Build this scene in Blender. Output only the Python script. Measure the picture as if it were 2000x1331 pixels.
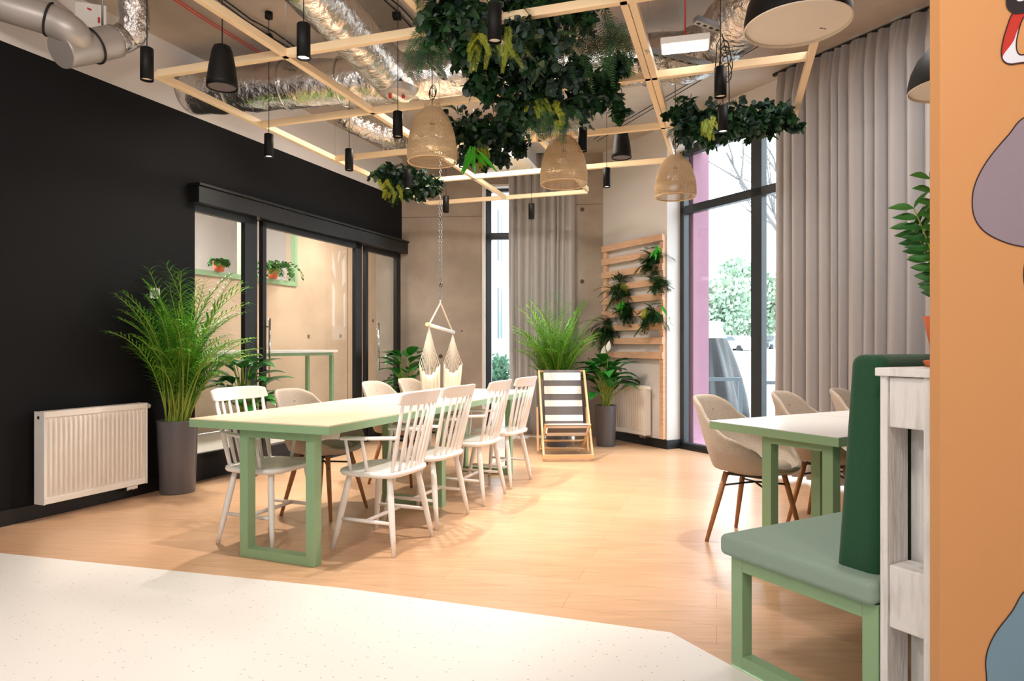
import bpy, math, random
from mathutils import Vector, Matrix
for o in list(bpy.data.objects): bpy.data.objects.remove(o)
R = random.Random(7)
sc = bpy.context.scene
COL = sc.collection
PI = math.pi
# ---------------------------------------------------------------- camera
F, CX, HZ, CH = 1306.0, 1000.0, 677.0, 1.15     # focal length in px, centre, horizon row, camera height
cam = bpy.data.cameras.new('camera'); co = bpy.data.objects.new('camera', cam); COL.objects.link(co)
co.location = (0, 0, CH); co.rotation_euler = (PI/2, 0, 0)
cam.sensor_width = 36; cam.lens = 36*F/2000; cam.shift_y = (HZ-665.5)/2000; cam.clip_end = 400; cam.clip_start = .05
sc.camera = co
# ---------------------------------------------------------------- world, view
w = bpy.data.worlds.new('sky'); sc.world = w; w.use_nodes = True
bg = w.node_tree.nodes['Background']; bg.inputs[0].default_value = (.86, .94, 1, 1); bg.inputs[1].default_value = 5.0
sc.view_settings.view_transform = 'Standard'; sc.view_settings.look = 'None'; sc.view_settings.exposure = 0.36
sc.view_settings.gamma = 1; sc.view_settings.use_curve_mapping = False
WARM = (1, .89, .78); NEUT = (1, .95, .91)
def area(name, loc, size, power, color, rot=(0, 0, 0), sy=None):
    l = bpy.data.lights.new(name, 'AREA'); l.energy = power; l.color = color; l.size = size
    if sy: l.shape = 'RECTANGLE'; l.size_y = sy
    o = bpy.data.objects.new(name, l); o.location = loc; o.rotation_euler = rot; COL.objects.link(o); return o
def bulb(name, loc, rad, power, color):
    l = bpy.data.lights.new(name, 'POINT'); l.energy = power; l.color = color; l.shadow_soft_size = rad
    o = bpy.data.objects.new(name, l); o.location = loc; COL.objects.link(o); return o
bulb('room_fill', (-1.7, .9, 2.75), .16, 74, NEUT)  # added soft fill points, no lamp stands for them in the room
bulb('room_fill', (.2, .4, 2.75), .16, 54, NEUT)
bulb('room_fill', (-2.2, -1.4, 2.75), .16, 54, NEUT)
bulb('room_fill', (1.4, -1.2, 2.7), .16, 50, NEUT)
area('room_fill', (-.3, 6.0, 3.45), .8, 62, WARM)  # added area fill under the ceiling, no fitting behind it
area('room_fill', (2.2, 3.6, 3.45), .7, 30, NEUT)
area('corridor_lamp', (-3.35, 7.2, 3.3), .7, 60, WARM)
area('corridor_lamp', (-2.1, 10.2, 3.3), .7, 62, WARM)
# ---------------------------------------------------------------- materials
def lin(c):
    return tuple(((v/255)/12.92 if v/255 <= .04045 else ((v/255+.055)/1.055)**2.4) for v in c[:3])+(1,)
MT = {}
def mat(name, col, rough=.5, metal=0, bump=0, bscale=40, col2=None, nscale=6, emit=None, estr=0, spec=None, sheen=0, trans=0, coat=0, stretch=None, contrast=(.35, .65)):
    m = bpy.data.materials.new(name); m.use_nodes = True; MT[name] = m
    nt = m.node_tree; p = nt.nodes['Principled BSDF']
    p.inputs['Base Color'].default_value = lin(col); p.inputs['Roughness'].default_value = rough; p.inputs['Metallic'].default_value = metal
    if spec is not None: p.inputs['Specular IOR Level'].default_value = spec
    if sheen: p.inputs['Sheen Weight'].default_value = sheen
    if trans: p.inputs['Transmission Weight'].default_value = trans
    if coat: p.inputs['Coat Weight'].default_value = coat
    if emit: p.inputs['Emission Color'].default_value = lin(emit); p.inputs['Emission Strength'].default_value = estr
    tc = nt.nodes.new('ShaderNodeTexCoord'); src = tc.outputs['Object']
    if stretch:
        mp = nt.nodes.new('ShaderNodeMapping'); mp.inputs['Scale'].default_value = stretch; nt.links.new(src, mp.inputs[0]); src = mp.outputs[0]
    if col2:
        n = nt.nodes.new('ShaderNodeTexNoise'); n.inputs['Scale'].default_value = nscale; n.inputs['Detail'].default_value = 6
        r = nt.nodes.new('ShaderNodeValToRGB'); r.color_ramp.elements[0].color = lin(col); r.color_ramp.elements[1].color = lin(col2)
        r.color_ramp.elements[0].position, r.color_ramp.elements[1].position = contrast
        nt.links.new(src, n.inputs['Vector']); nt.links.new(n.outputs[0], r.inputs[0]); nt.links.new(r.outputs[0], p.inputs['Base Color'])
    if bump:
        n = nt.nodes.new('ShaderNodeTexNoise'); n.inputs['Scale'].default_value = bscale; n.inputs['Detail'].default_value = 4
        b = nt.nodes.new('ShaderNodeBump'); b.inputs['Strength'].default_value = bump; b.inputs['Distance'].default_value = .02
        nt.links.new(src, n.inputs['Vector']); nt.links.new(n.outputs[0], b.inputs['Height']); nt.links.new(b.outputs[0], p.inputs['Normal'])
    return m
mat('black_wall', (11, 11, 13), .7, bump=.03, spec=.25)
mat('black_metal', (20, 20, 22), .38)
mat('anthracite', (38, 44, 50), .4)
mat('white_wall', (216, 211, 208), .8, bump=.03, bscale=90)
mat('white_paint', (236, 232, 228), .35)
mat('white_chair', (240, 236, 232), .3)
mat('radiator_white', (240, 232, 222), .35)
mat('concrete', (178, 165, 152), .85, bump=.15, bscale=14, col2=(150, 137, 125), nscale=1.6)
mat('ceiling_concrete', (188, 176, 164), .85, bump=.12, bscale=10, col2=(162, 150, 139), nscale=1.1)
mat('corridor_concrete', (205, 182, 158), .85, bump=.12, bscale=14, col2=(186, 163, 140), nscale=1.3)
mat('plug', (92, 74, 62), .9)
mat('seam', (118, 98, 84), .9)
mat('green', (138, 170, 130), .4)
mat('green_dark_side', (143, 190, 145), .4)
mat('tabletop', (232, 208, 182), .35, col2=(225, 199, 170), nscale=5, stretch=(1, 8, 1))
mat('tabletop_pale', (226, 226, 224), .3)
mat('plinth', (20, 20, 21), .5)
mat('curtain', (180, 177, 177), .9, sheen=.2)
mat('fabric_beige', (190, 176, 160), .95, bump=.4, bscale=260, col2=(172, 158, 143), nscale=180, sheen=.2)
mat('wood_leg', (182, 130, 88), .5, col2=(164, 112, 72), nscale=12, stretch=(6, 6, 1))
mat('pine', (222, 182, 150), .55, col2=(205, 163, 130), nscale=4, stretch=(2, 2, 14))
mat('beech', (226, 184, 136), .5)
mat('grid_cream', (243, 218, 178), .4)
mat('pot', (92, 90, 94), .3)
mat('soil', (48, 34, 24), .95)
mat('terracotta', (205, 103, 62), .8)
mat('palm', (66, 140, 36), .42, col2=(118, 186, 56), nscale=5)
mat('palm_stem', (140, 160, 60), .5)
mat('broad_leaf', (30, 104, 36), .32, col2=(52, 132, 50), nscale=6)
mat('ivy', (17, 46, 25), .45, col2=(34, 72, 34), nscale=8)
mat('euc', (30, 52, 44), .55, col2=(58, 84, 72), nscale=8)
mat('fern_dark', (26, 66, 30), .5, col2=(46, 96, 40), nscale=9)
mat('fern_yellow', (160, 164, 28), .5, col2=(126, 148, 30), nscale=9)
mat('lime_leaf', (62, 176, 34), .4)
mat('zz_leaf', (28, 84, 32), .42, col2=(58, 116, 44), nscale=7)
mat('petal', (245, 244, 236), .5)
mat('foil', (226, 223, 220), .26, metal=1, bump=1.0, bscale=11)
mat('foil_fine', (206, 202, 200), .2, metal=1, bump=1.3, bscale=22)
mat('galv', (176, 170, 165), .42, metal=.35, bump=.05, bscale=5)
mat('steel', (170, 172, 174), .3, metal=1)
mat('chrome', (205, 205, 205), .15, metal=1)
mat('channel', (150, 154, 158), .4, metal=.8)
mat('red_cable', (196, 40, 36), .5)
mat('plastic_white', (238, 236, 232), .4)
mat('screen_grey', (120, 124, 122), .3)
mat('rattan', (214, 188, 150), .7)
mat('rope', (232, 222, 205), .9)
mat('hammock_cloth', (238, 222, 196), .95, bump=.3, bscale=160)
mat('bar_white', (232, 230, 226), .4)
mat('canvas_grey', (104, 98, 98), .9)
mat('bench_cushion', (138, 160, 146), .9, bump=.15, bscale=300)
mat('backrest_green', (22, 74, 46), .95, bump=.3, bscale=260, sheen=.15)
mat('pallet_white', (228, 226, 224), .6, bump=.35, bscale=9, col2=(204, 200, 197), nscale=5, stretch=(8, 8, 1.2), contrast=(.5, .75))
mat('orange_wall', (210, 152, 98), .75)
mat('mural_line', (48, 26, 30), .7)
mat('mural_mauve', (148, 134, 146), .75)
mat('mural_blue', (120, 152, 172), .75)
mat('mural_red', (196, 52, 40), .75)
mat('mural_white', (226, 228, 240), .75)
mat('mural_black', (38, 32, 36), .75)
mat('lamp_black', (11, 11, 12), .55, spec=.25)
mat('lamp_inner', (232, 222, 204), .6)
mat('glow', (255, 250, 240), .5, emit=(255, 246, 232), estr=14)
mat('panel_glow', (255, 255, 255), .5, emit=(255, 252, 248), estr=5)
mat('pink', (150, 108, 126), .8)
mat('facade', (232, 232, 232), .8)
mat('facade_glass', (66, 84, 94), .2)
mat('asphalt', (206, 208, 208), .9, col2=(188, 190, 190), nscale=.3)
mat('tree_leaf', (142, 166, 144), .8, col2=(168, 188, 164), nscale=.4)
mat('bark', (120, 118, 118), .9)
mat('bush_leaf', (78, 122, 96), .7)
mat('tarp', (54, 55, 58), .35)
mat('tarp_white', (225, 227, 230), .5)
mat('rail_metal', (104, 114, 122), .4, metal=.5)
mat('car_white', (232, 234, 236), .3)
mat('car_dark', (70, 74, 80), .3)
mat('rubber', (25, 25, 26), .7)
mat('bulb', (245, 240, 228), .2)
# glass
m = bpy.data.materials.new('glass'); m.use_nodes = True; MT['glass'] = m; nt = m.node_tree; nt.nodes.clear()
out = nt.nodes.new('ShaderNodeOutputMaterial'); mx = nt.nodes.new('ShaderNodeMixShader'); tr = nt.nodes.new('ShaderNodeBsdfTransparent'); gl = nt.nodes.new('ShaderNodeBsdfGlossy')
lw = nt.nodes.new('ShaderNodeLayerWeight'); pw_ = nt.nodes.new('ShaderNodeMath'); pw_.operation = 'POWER'; pw_.inputs[1].default_value = 5
ma = nt.nodes.new('ShaderNodeMath'); ma.operation = 'MULTIPLY_ADD'; ma.inputs[1].default_value = .5; ma.inputs[2].default_value = .025
gl.inputs['Roughness'].default_value = .01; tr.inputs[0].default_value = (.96, .98, .98, 1)
nt.links.new(lw.outputs['Facing'], pw_.inputs[0]); nt.links.new(pw_.outputs[0], ma.inputs[0]); nt.links.new(ma.outputs[0], mx.inputs[0])
nt.links.new(tr.outputs[0], mx.inputs[1]); nt.links.new(gl.outputs[0], mx.inputs[2]); nt.links.new(mx.outputs[0], out.inputs[0])
# wood floor
m = mat('wood_floor', (214, 160, 112), .3); nt = m.node_tree; p = nt.nodes['Principled BSDF']
tc = nt.nodes.new('ShaderNodeTexCoord'); mp = nt.nodes.new('ShaderNodeMapping'); mp.inputs['Rotation'].default_value = (0, 0, math.radians(17))
br = nt.nodes.new('ShaderNodeTexBrick'); br.inputs['Scale'].default_value = 1; br.inputs['Brick Width'].default_value = 1.3; br.inputs['Row Height'].default_value = .18
br.inputs['Mortar Size'].default_value = .0012; br.inputs['Color1'].default_value = lin((206, 168, 135)); br.inputs['Color2'].default_value = lin((198, 159, 125)); br.inputs['Mortar'].default_value = lin((168, 124, 90))
mp2 = nt.nodes.new('ShaderNodeMapping'); mp2.inputs['Rotation'].default_value = (0, 0, math.radians(17)); mp2.inputs['Scale'].default_value = (1.2, 14, 1)
no = nt.nodes.new('ShaderNodeTexNoise'); no.inputs['Scale'].default_value = 2.5; no.inputs['Detail'].default_value = 8
rp = nt.nodes.new('ShaderNodeValToRGB'); rp.color_ramp.elements[0].color = (.87, .85, .83, 1); rp.color_ramp.elements[1].color = (1.06, 1.05, 1.04, 1); rp.color_ramp.elements[0].position = .3; rp.color_ramp.elements[1].position = .65
mu = nt.nodes.new('ShaderNodeMix'); mu.data_type = 'RGBA'; mu.blend_type = 'MULTIPLY'; mu.inputs[0].default_value = 1
nt.links.new(tc.outputs['Object'], mp.inputs[0]); nt.links.new(mp.outputs[0], br.inputs[0]); nt.links.new(tc.outputs['Object'], mp2.inputs[0]); nt.links.new(mp2.outputs[0], no.inputs[0])
nt.links.new(no.outputs[0], rp.inputs[0]); nt.links.new(br.outputs[0], mu.inputs[6]); nt.links.new(rp.outputs[0], mu.inputs[7]); nt.links.new(mu.outputs[2], p.inputs['Base Color'])
# terrazzo
m = mat('terrazzo', (230, 227, 223), .3); nt = m.node_tree; p = nt.nodes['Principled BSDF']
tc = nt.nodes.new('ShaderNodeTexCoord'); vo = nt.nodes.new('ShaderNodeTexVoronoi'); vo.inputs['Scale'].default_value = 30
rp = nt.nodes.new('ShaderNodeValToRGB'); rp.color_ramp.elements[0].color = lin((190, 182, 174)); rp.color_ramp.elements[1].color = lin((230, 227, 223)); rp.color_ramp.elements[0].position = .10; rp.color_ramp.elements[1].position = .12
e = rp.color_ramp.elements.new(.0); e.color = lin((170, 162, 154)); 
nt.links.new(tc.outputs['Object'], vo.inputs['Vector']); nt.links.new(vo.outputs['Distance'], rp.inputs[0]); nt.links.new(rp.outputs[0], p.inputs['Base Color'])
# ---------------------------------------------------------------- helpers
V = Vector
def at(px, py, y): return V(((px-CX)/F*y, y, CH-(py-HZ)/F*y))     # a point at depth y
def RZ(a): return Matrix.Rotation(a, 3, 'Z')
def ang(f): return math.atan2(-f[0], f[1])                        # turns local +Y to direction f
class MB:
    def __init__(s): s.v = []; s.f = []; s.m = []; s.sm = []; s.cm = 0
    def add(s, vs, fs, smooth=False):
        b = len(s.v); s.v += [tuple(v) for v in vs]
        for f in fs: s.f.append([i+b for i in f]); s.m.append(s.cm); s.sm.append(smooth)
        return s
    def box(s, c, size, rot=None):
        c = V(c); x, y, z = [q/2 for q in size]
        vs = [V((i, j, k)) for i in (-x, x) for j in (-y, y) for k in (-z, z)]
        if rot is not None: vs = [rot @ v for v in vs]
        return s.add([v+c for v in vs], [(0, 1, 3, 2), (4, 6, 7, 5), (0, 4, 5, 1), (2, 3, 7, 6), (0, 2, 6, 4), (1, 5, 7, 3)])
    def bar(s, a, b, w, h, up=(0, 0, 1)):
        a, b = V(a), V(b); d = (b-a).normalized(); sd = d.cross(V(up)).normalized(); u = sd.cross(d).normalized()
        vs = [q+sd*(i*w/2)+u*(j*h/2) for q in (a, b) for i, j in ((-1, -1), (1, -1), (1, 1), (-1, 1))]
        return s.add(vs, [(0, 3, 2, 1), (4, 5, 6, 7), (0, 1, 5, 4), (1, 2, 6, 5), (2, 3, 7, 6), (3, 0, 4, 7)])
    def tube(s, pts, r, n=8, cap=True, closed=False):
        pts = [V(p) for p in pts]; N = len(pts); rr = r if hasattr(r, '__len__') else [r]*N
        ref = None; vs = []
        for i, p in enumerate(pts):
            if closed: d = pts[(i+1) % N]-pts[i-1]
            else: d = pts[min(i+1, N-1)]-pts[max(i-1, 0)]
            d.normalize()
            if ref is None: ref = V((0, 0, 1)) if abs(d.z) < .9 else V((1, 0, 0))
            a = d.cross(ref).normalized(); b = a.cross(d).normalized(); ref = b
            vs += [p+(a*math.cos(2*PI*k/n)+b*math.sin(2*PI*k/n))*rr[i] for k in range(n)]
        fs = []
        for i in range(N if closed else N-1):
            j = (i+1) % N
            for k in range(n): fs.append((i*n+k, i*n+(k+1) % n, j*n+(k+1) % n, j*n+k))
        s.add(vs, fs, True)
        if cap and not closed:
            b = len(s.v)-len(vs)
            for f in ([b+k for k in range(n)][::-1], [b+(N-1)*n+k for k in range(n)]): s.f.append(list(f)); s.m.append(s.cm); s.sm.append(False)
        return s
    def lathe(s, prof, n=32, c=(0, 0, 0), smooth=True):
        c = V(c); vs = [c+V((r*math.cos(2*PI*k/n), r*math.sin(2*PI*k/n), z)) for r, z in prof for k in range(n)]
        fs = [(i*n+k, i*n+(k+1) % n, (i+1)*n+(k+1) % n, (i+1)*n+k) for i in range(len(prof)-1) for k in range(n)]
        return s.add(vs, fs, smooth)
    def prism(s, poly, z0, z1, xf=None):
        n = len(poly); vs = [V((x, y, z0)) for x, y in poly]+[V((x, y, z1)) for x, y in poly]
        if xf: vs = [xf(v) for v in vs]
        return s.add(vs, [list(range(n))[::-1], [n+i for i in range(n)]]+[(i, (i+1) % n, n+(i+1) % n, n+i) for i in range(n)])
    def grid(s, fn, nu, nv, smooth=True, wrap=False):
        vs = [fn(i/(nu), j/nv) for j in range(nv+1) for i in range(nu+(0 if wrap else 1))]; W = nu if wrap else nu+1
        fs = [(j*W+i, j*W+(i+1) % W, (j+1)*W+(i+1) % W, (j+1)*W+i) for j in range(nv) for i in range(nu)]
        return s.add(vs, fs, smooth)
    def leaf(s, base, d, up, L, W, n=4, droop=0., fold=.25, prof=None):
        base = V(base); d = V(d).normalized(); sd = d.cross(V(up))
        if sd.length < 1e-4: sd = V((1, 0, 0))
        sd.normalize(); u = sd.cross(d).normalized(); vs = []; p = base.copy()
        for i in range(n+1):
            t = i/n; ww = (prof(t) if prof else math.sin(PI*min(.985, max(.03, t**.8))))*W/2
            vs += [p-sd*ww+u*fold*ww, p.copy(), p+sd*ww+u*fold*ww]
            if i < n:
                p = p+d*(L/n); d = (d+V((0, 0, -droop/n))).normalized(); u = sd.cross(d).normalized()
        fs = []
        for i in range(n): a = i*3; fs += [(a, a+1, a+4, a+3), (a+1, a+2, a+5, a+4)]
        return s.add(vs, fs, True)
    def build(s, name, mats, parent=None, bevel=0, solid=0, subs=0, loc=None, rz=0):
        me = bpy.data.meshes.new(name); me.from_pydata(s.v, [], s.f)
        if isinstance(mats, str): mats = [mats]
        for k in mats: me.materials.append(MT[k])
        me.polygons.foreach_set('material_index', s.m); me.polygons.foreach_set('use_smooth', s.sm); me.update()
        o = bpy.data.objects.new(name, me); COL.objects.link(o)
        if parent: o.parent = parent
        if loc is not None: o.location = loc
        o.rotation_euler.z = rz
        if subs: q = o.modifiers.new('subd', 'SUBSURF'); q.levels = q.render_levels = subs
        if solid: q = o.modifiers.new('solid', 'SOLIDIFY'); q.thickness = solid; q.offset = 0
        if bevel: q = o.modifiers.new('bevel', 'BEVEL'); q.width = bevel; q.segments = 2; q.limit_method = 'ANGLE'
        return o
def tag(o, label, cat, group=None, kind=None):
    o['label'] = label; o['category'] = cat
    if group: o['group'] = group
    if kind: o['kind'] = kind
    return o
def thing(name, label, cat, loc=(0, 0, 0), rz=0, group=None):
    o = bpy.data.objects.new(name, None); COL.objects.link(o); o.location = loc; o.rotation_euler.z = rz; o.empty_display_size = .1
    return tag(o, label, cat, group)
def struct(o): o['kind'] = 'structure'; return o
def copy_tree(o, parent=None):
    c = o.copy(); COL.objects.link(c); c.parent = parent
    for ch in list(KIDS.get(o.name, [])): copy_tree(ch, c)
    return c
KIDS = {}
def index_kids(root):
    for o in bpy.data.objects:
        if o.parent: KIDS.setdefault(o.parent.name, [])
        if o.parent and o not in KIDS[o.parent.name]: KIDS[o.parent.name].append(o)
def dup(root, loc, rz, label, group=None):
    KIDS.clear(); index_kids(root); c = copy_tree(root); c.location = loc; c.rotation_euler.z = rz; c['label'] = label
    if group: c['group'] = group
    return c
PLANES = []
def clamp(mb, loc, m=.012):
    for i, v in enumerate(mb.v):
        p = V(v)+V(loc)
        for o, n in PLANES:
            d = (p-o).dot(n)
            if d < m: p = p+n*(m-d)
        mb.v[i] = tuple(p-V(loc))
def rnd(a, b): return R.uniform(a, b)
def S(v): return V((v[0], v[1], 0))
# ---------------------------------------------------------------- frames of reference
U = V((.3697, .9291, 0)); N = V((.9291, -.3697, 0)); W0 = V((-3.258, 4.255, 0))          # black wall
C1 = V((-1.449, 8.80, 0)); C2 = V((1.16, 8.51, 0))                                       # back wall ends
D = V((.4848, -.8746, 0)); E = V((.8746, .4848, 0)); P2 = V((1.734, 7.473, 0)); P3 = P2+E*.19   # window wall
CEIL = 3.62
def wp(s, off=0, z=0): return W0+U*s+N*off+V((0, 0, z))
aU = ang(U)
S1 = (C1-W0).length
# ---------------------------------------------------------------- floor, ceiling, walls
T0 = [(-3.5, 3.89), (-2.967, 3.745), (-.80, 3.175), (.637, 2.682), (.785, 2.41), (2.3, -.32), (3.6, -3.2)]
wq = lambda v: (v.x, v.y)
OUTL = [wq(P3+D*7.6+E*.10), wq(P3+E*.10), wq(P2+E*.2), wq(C2+V((.10, .1, 0))), wq(C1+V((-.1, .15, 0))), wq(W0-U*8.2-N*.16)]
fl = MB(); far = [(8.6, -3.2), (8.6, .9)]+OUTL[:5]+[wq(W0+U*.95-N*.1)]
fl.add([V((x, y, 0)) for x, y in T0+far], [list(range(len(T0)+len(far)))]); struct(fl.build('floor', 'wood_floor'))
fl = MB(); fl.add([V((x, y, .002)) for x, y in T0]+[V((-6.0, -3.2, .002))], [list(range(len(T0)+1))[::-1]]); struct(fl.build('floor_terrazzo', 'terrazzo'))
cl = MB(); cl.prism([(-6.4, -3.3), (8.7, -3.3), (8.7, 1.0)]+[wq(P3+D*7.6+E*.26), wq(P3+E*.26), wq(P2+E*.3), wq(C2+V((.15, .25, 0))), wq(C1+V((-.1, .3, 0)))]+[wq(W0-U*8.2-N*.16)], CEIL, CEIL+.2); struct(cl.build('ceiling', 'ceiling_concrete'))
# black wall with the opening for the glazed partition, white strip above
DZ = 2.36                                            # underside of header
sA, sB = 1.53, S1-.03
bw = MB(); TOPZ = 3.10; TH = .16
def wseg(mb, s0, s1, z0, z1): mb.box(wp((s0+s1)/2, -TH/2, (z0+z1)/2), (TH, s1-s0, z1-z0), RZ(aU))
wseg(bw, -8.2, sA, 0, TOPZ); wseg(bw, sA, S1, DZ+.02, TOPZ); struct(bw.build('wall_left', 'black_wall'))
ww = MB(); wseg(ww, -8.2, S1, TOPZ, CEIL); struct(ww.build('wall_left_upper', 'white_wall'))
bb = MB(); bb.box(wp((-8.2+sA)/2, .008, .05), (.016, sA+8.2, .10), RZ(aU)); struct(bb.build('baseboard_left', 'plinth', bevel=.002))
# concrete back wall with tall window
BD = (C2-C1).normalized(); BN = V((BD.y, -BD.x, 0)); BL = (C2-C1).length; aB = math.atan2(BD.y, BD.x)
def bp(s, off=0, z=0): return C1+BD*s+BN*off+V((0, 0, z))
def bseg(mb, s0, s1, z0, z1, o0=-.3, o1=0): mb.box(bp((s0+s1)/2, (o0+o1)/2, (z0+z1)/2), (s1-s0, o1-o0, z1-z0), RZ(aB))
w1a, w1b, w1t = 1.07, 2.26, 3.25
cw = MB(); bseg(cw, -.35, w1a, 0, CEIL); bseg(cw, w1b, BL+.3, 0, CEIL); bseg(cw, w1a, w1b, w1t, CEIL)
cw.cm = 1
for sx, z in ((.52, 2.83), (.52, 1.95), (.52, 1.02), (2.36, 2.90), (2.36, 1.98), (.80, 1.35)):
    r = .028 if sx != .80 else .012
    c = bp(sx, .001, z); cw.add([c+BD*(r*math.cos(k*PI/6))+V((0, 0, r*math.sin(k*PI/6))) for k in range(12)], [list(range(12))])
cw.cm = 2
for z, a, b in ((2.84, .0, w1a), (2.96, w1b, BL)): cw.add([bp(a, .001, z), bp(b, .001, z), bp(b, .001, z+.008), bp(a, .001, z+.008)], [(0, 1, 2, 3)])
struct(cw.build('wall_back', ['concrete', 'plug', 'seam']))
# white wall with timber screen
aD = math.atan2(D.y, D.x)
def dseg(mb, org, s0, s1, z0, z1, o0, o1, e=E): mb.box(org+D*((s0+s1)/2)+e*((o0+o1)/2)+V((0, 0, (z0+z1)/2)), (s1-s0, o1-o0, z1-z0), RZ(aD))
PL = (P2-C2).length
pw = MB(); dseg(pw, P2, -PL, 0, 0, CEIL, 0, .45); struct(pw.build('wall_right', 'white_wall'))
bb = MB(); dseg(bb, P2, -PL, .016, 0, .1, -.016, 0); dseg(bb, P2, .0, .016, 0, .1, 0, .19); struct(bb.build('baseboard_right', 'plinth'))
W2T = 3.35
uw = MB(); dseg(uw, P3, 0, 7.6, W2T, CEIL, -.19, .26); dseg(uw, P3, 5.2, 7.6, 0, W2T, 0, .26); struct(uw.build('wall_window_side', 'white_wall'))
# wall behind the viewer and side
rw = MB(); rw.box((.9, -3.3, CEIL/2), (16, .2, CEIL)); struct(rw.build('wall_rear', 'white_wall'))
rw = MB(); rw.box((8.6, 0, CEIL/2), (.2, 6.6, CEIL)); struct(rw.build('wall_far_side', 'white_wall'))
# corridor behind glass
def cp(s, off, z=0): return wp(s, -off, z)
kw = MB(); 
def kseg(mb, s0, s1, z0, z1, o0, o1): mb.box(wp((s0+s1)/2, -(o0+o1)/2, (z0+z1)/2), (o1-o0, s1-s0, z1-z0), RZ(aU))
KO = 2.45; kA, kB, kz = 1.0, 5.78, 2.12
kseg(kw, -3, kA, 0, CEIL, KO, KO+.2); kseg(kw, kB, 9.7, 0, CEIL, KO, KO+.2); kseg(kw, kA, kB, 0, kz, KO, KO+.2); kseg(kw, kA, kB, 3.45, CEIL, KO, KO+.2)
kw.cm = 1; kseg(kw, 7.12, 7.135, 0, CEIL, KO-.003, KO)
for a, b in ((6.05, 1.28), (6.9, 1.3), (7.9, 1.6)): kseg(kw, a, a+.05, b, b+.06, KO-.003, KO)
struct(kw.build('wall_corridor', ['corridor_concrete', 'seam']))
ke = MB(); kseg(ke, -3.2, -3, 0, CEIL, .0, KO+.2); a_, b_ = wp(5.35, -.1), wp(9.6, -KO-.1); ke.bar(a_+V((0, 0, CEIL/2)), b_+V((0, 0, CEIL/2)), .1, CEIL)
struct(ke.build('wall_corridor_end', 'white_wall'))
kf = MB(); kf.prism([wq(wp(-3, -.1)), wq(wp(-3, -KO)), wq(wp(9.6, -KO)), wq(wp(5.35, -.1))], -.02, -.002); struct(kf.build('floor_corridor', 'terrazzo'))
kr = MB(); kr.prism([wq(wp(-3, 0)), wq(wp(-3, -KO-2)), wq(wp(8.4, -KO-2)), wq(wp(9.6, -KO-.1)), wq(wp(5.35, -.1))], CEIL, CEIL+.2); struct(kr.build('ceiling_corridor', 'white_wall'))
kb = MB(); kseg(kb, kA-.6, kB+1, kz-1.0, CEIL, KO+1.8, KO+1.9); kseg(kb, kA-.6, kA-.5, kz-.2, CEIL, KO+.2, KO+1.9); kseg(kb, kB+.9, kB+1, kz-.2, CEIL, KO+.2, KO+1.9); kseg(kb, kA-.6, kB+1, kz-.3, kz-.2, KO+.2, KO+1.9)
struct(kb.build('wall_inner_room', 'white_wall'))
area('inner_room_lamp', tuple(wp(3.2, -(KO+1.0), 3.3)), .8, 130, NEUT)
gw = MB()
kseg(gw, kA, kB, kz-.03, kz+.04, KO-.03, KO+.06); kseg(gw, kB-.06, kB, kz, 3.45, KO-.03, KO+.06)
for s in (1.9, 2.9, 3.55, 4.6): kseg(gw, s, s+.06, kz, 3.45, KO-.03, KO+.06)
wi = struct(gw.build('window_3', 'green')); wi['label'] = 'green framed interior window behind the glass door'
# ---------------------------------------------------------------- glazed sliding partition (door_1)
dr = bpy.data.objects.new('door_1', None); COL.objects.link(dr); dr.location = wp(sA, 0, 0); dr.rotation_euler.z = aU; struct(dr)
dr['label'] = 'black framed sliding glass partition in the black wall'
LD = sB-sA                                           # local frame: +Y along wall, +X into room
def lb(mb, y0, y1, z0, z1, x0, x1): mb.box(((x0+x1)/2, (y0+y1)/2, (z0+z1)/2), (x1-x0, y1-y0, z1-z0))
h = MB(); lb(h, -.05, LD+.02, DZ+.0, DZ+.14, .0, .10); lb(h, -.06, LD+.02, DZ+.14, DZ+.165, 0, .12); h.build('header_rail', 'black_metal', dr, bevel=.004)
h = MB(); lb(h, 0, LD+.02, 0, .18, -.10, .0); h.build('plinth', 'plinth', dr)
def wall_s(px):                                      # distance along wall seen at px
    t = (px-CX)/F; y = 4.951/(.398-t); return (y-W0.y)/.9291-sA
ed = [wall_s(q) for q in (357, 510, 715, 787)]
for i, (px0, px1) in enumerate(((357, 503), (512, 706), (715, 788))):
    a, b = wall_s(px0), min(wall_s(px1), LD)
    fwL, fwR = ((.10, .16), (.05, .13), (.05, .10))[i]
    x0 = .0 if i != 1 else .01
    f = MB(); z0, z1 = .02 if i else .18, DZ
    lb(f, a, a+fwL, z0, z1, x0-.05, x0); lb(f, b-fwR, b, z0, z1, x0-.05, x0); lb(f, a, b, z1-.06, z1, x0-.05, x0); lb(f, a, b, z0, z0+.05, x0-.05, x0)
    fr_ = f.build('leaf_frame', 'black_metal', dr, bevel=.003)
    g = MB(); lb(g, a+fwL, b-fwR, z0+.05, z1-.06, x0-.03, x0-.022); g.build('pane', 'glass', fr_)
def handle(y, z0, z1, par):
    m_ = MB(); m_.tube([(.05, y, z0), (.05, y, z1)], .011, 10)
    for z in (z0+.08, z1-.08): m_.tube([(.0, y, z), (.05, y, z)], .007, 8)
    m_.build('door_handle', 'chrome', par)
handle(wall_s(733), .86, 1.44, dr); handle(wall_s(519), .84, 1.42, dr)
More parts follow.
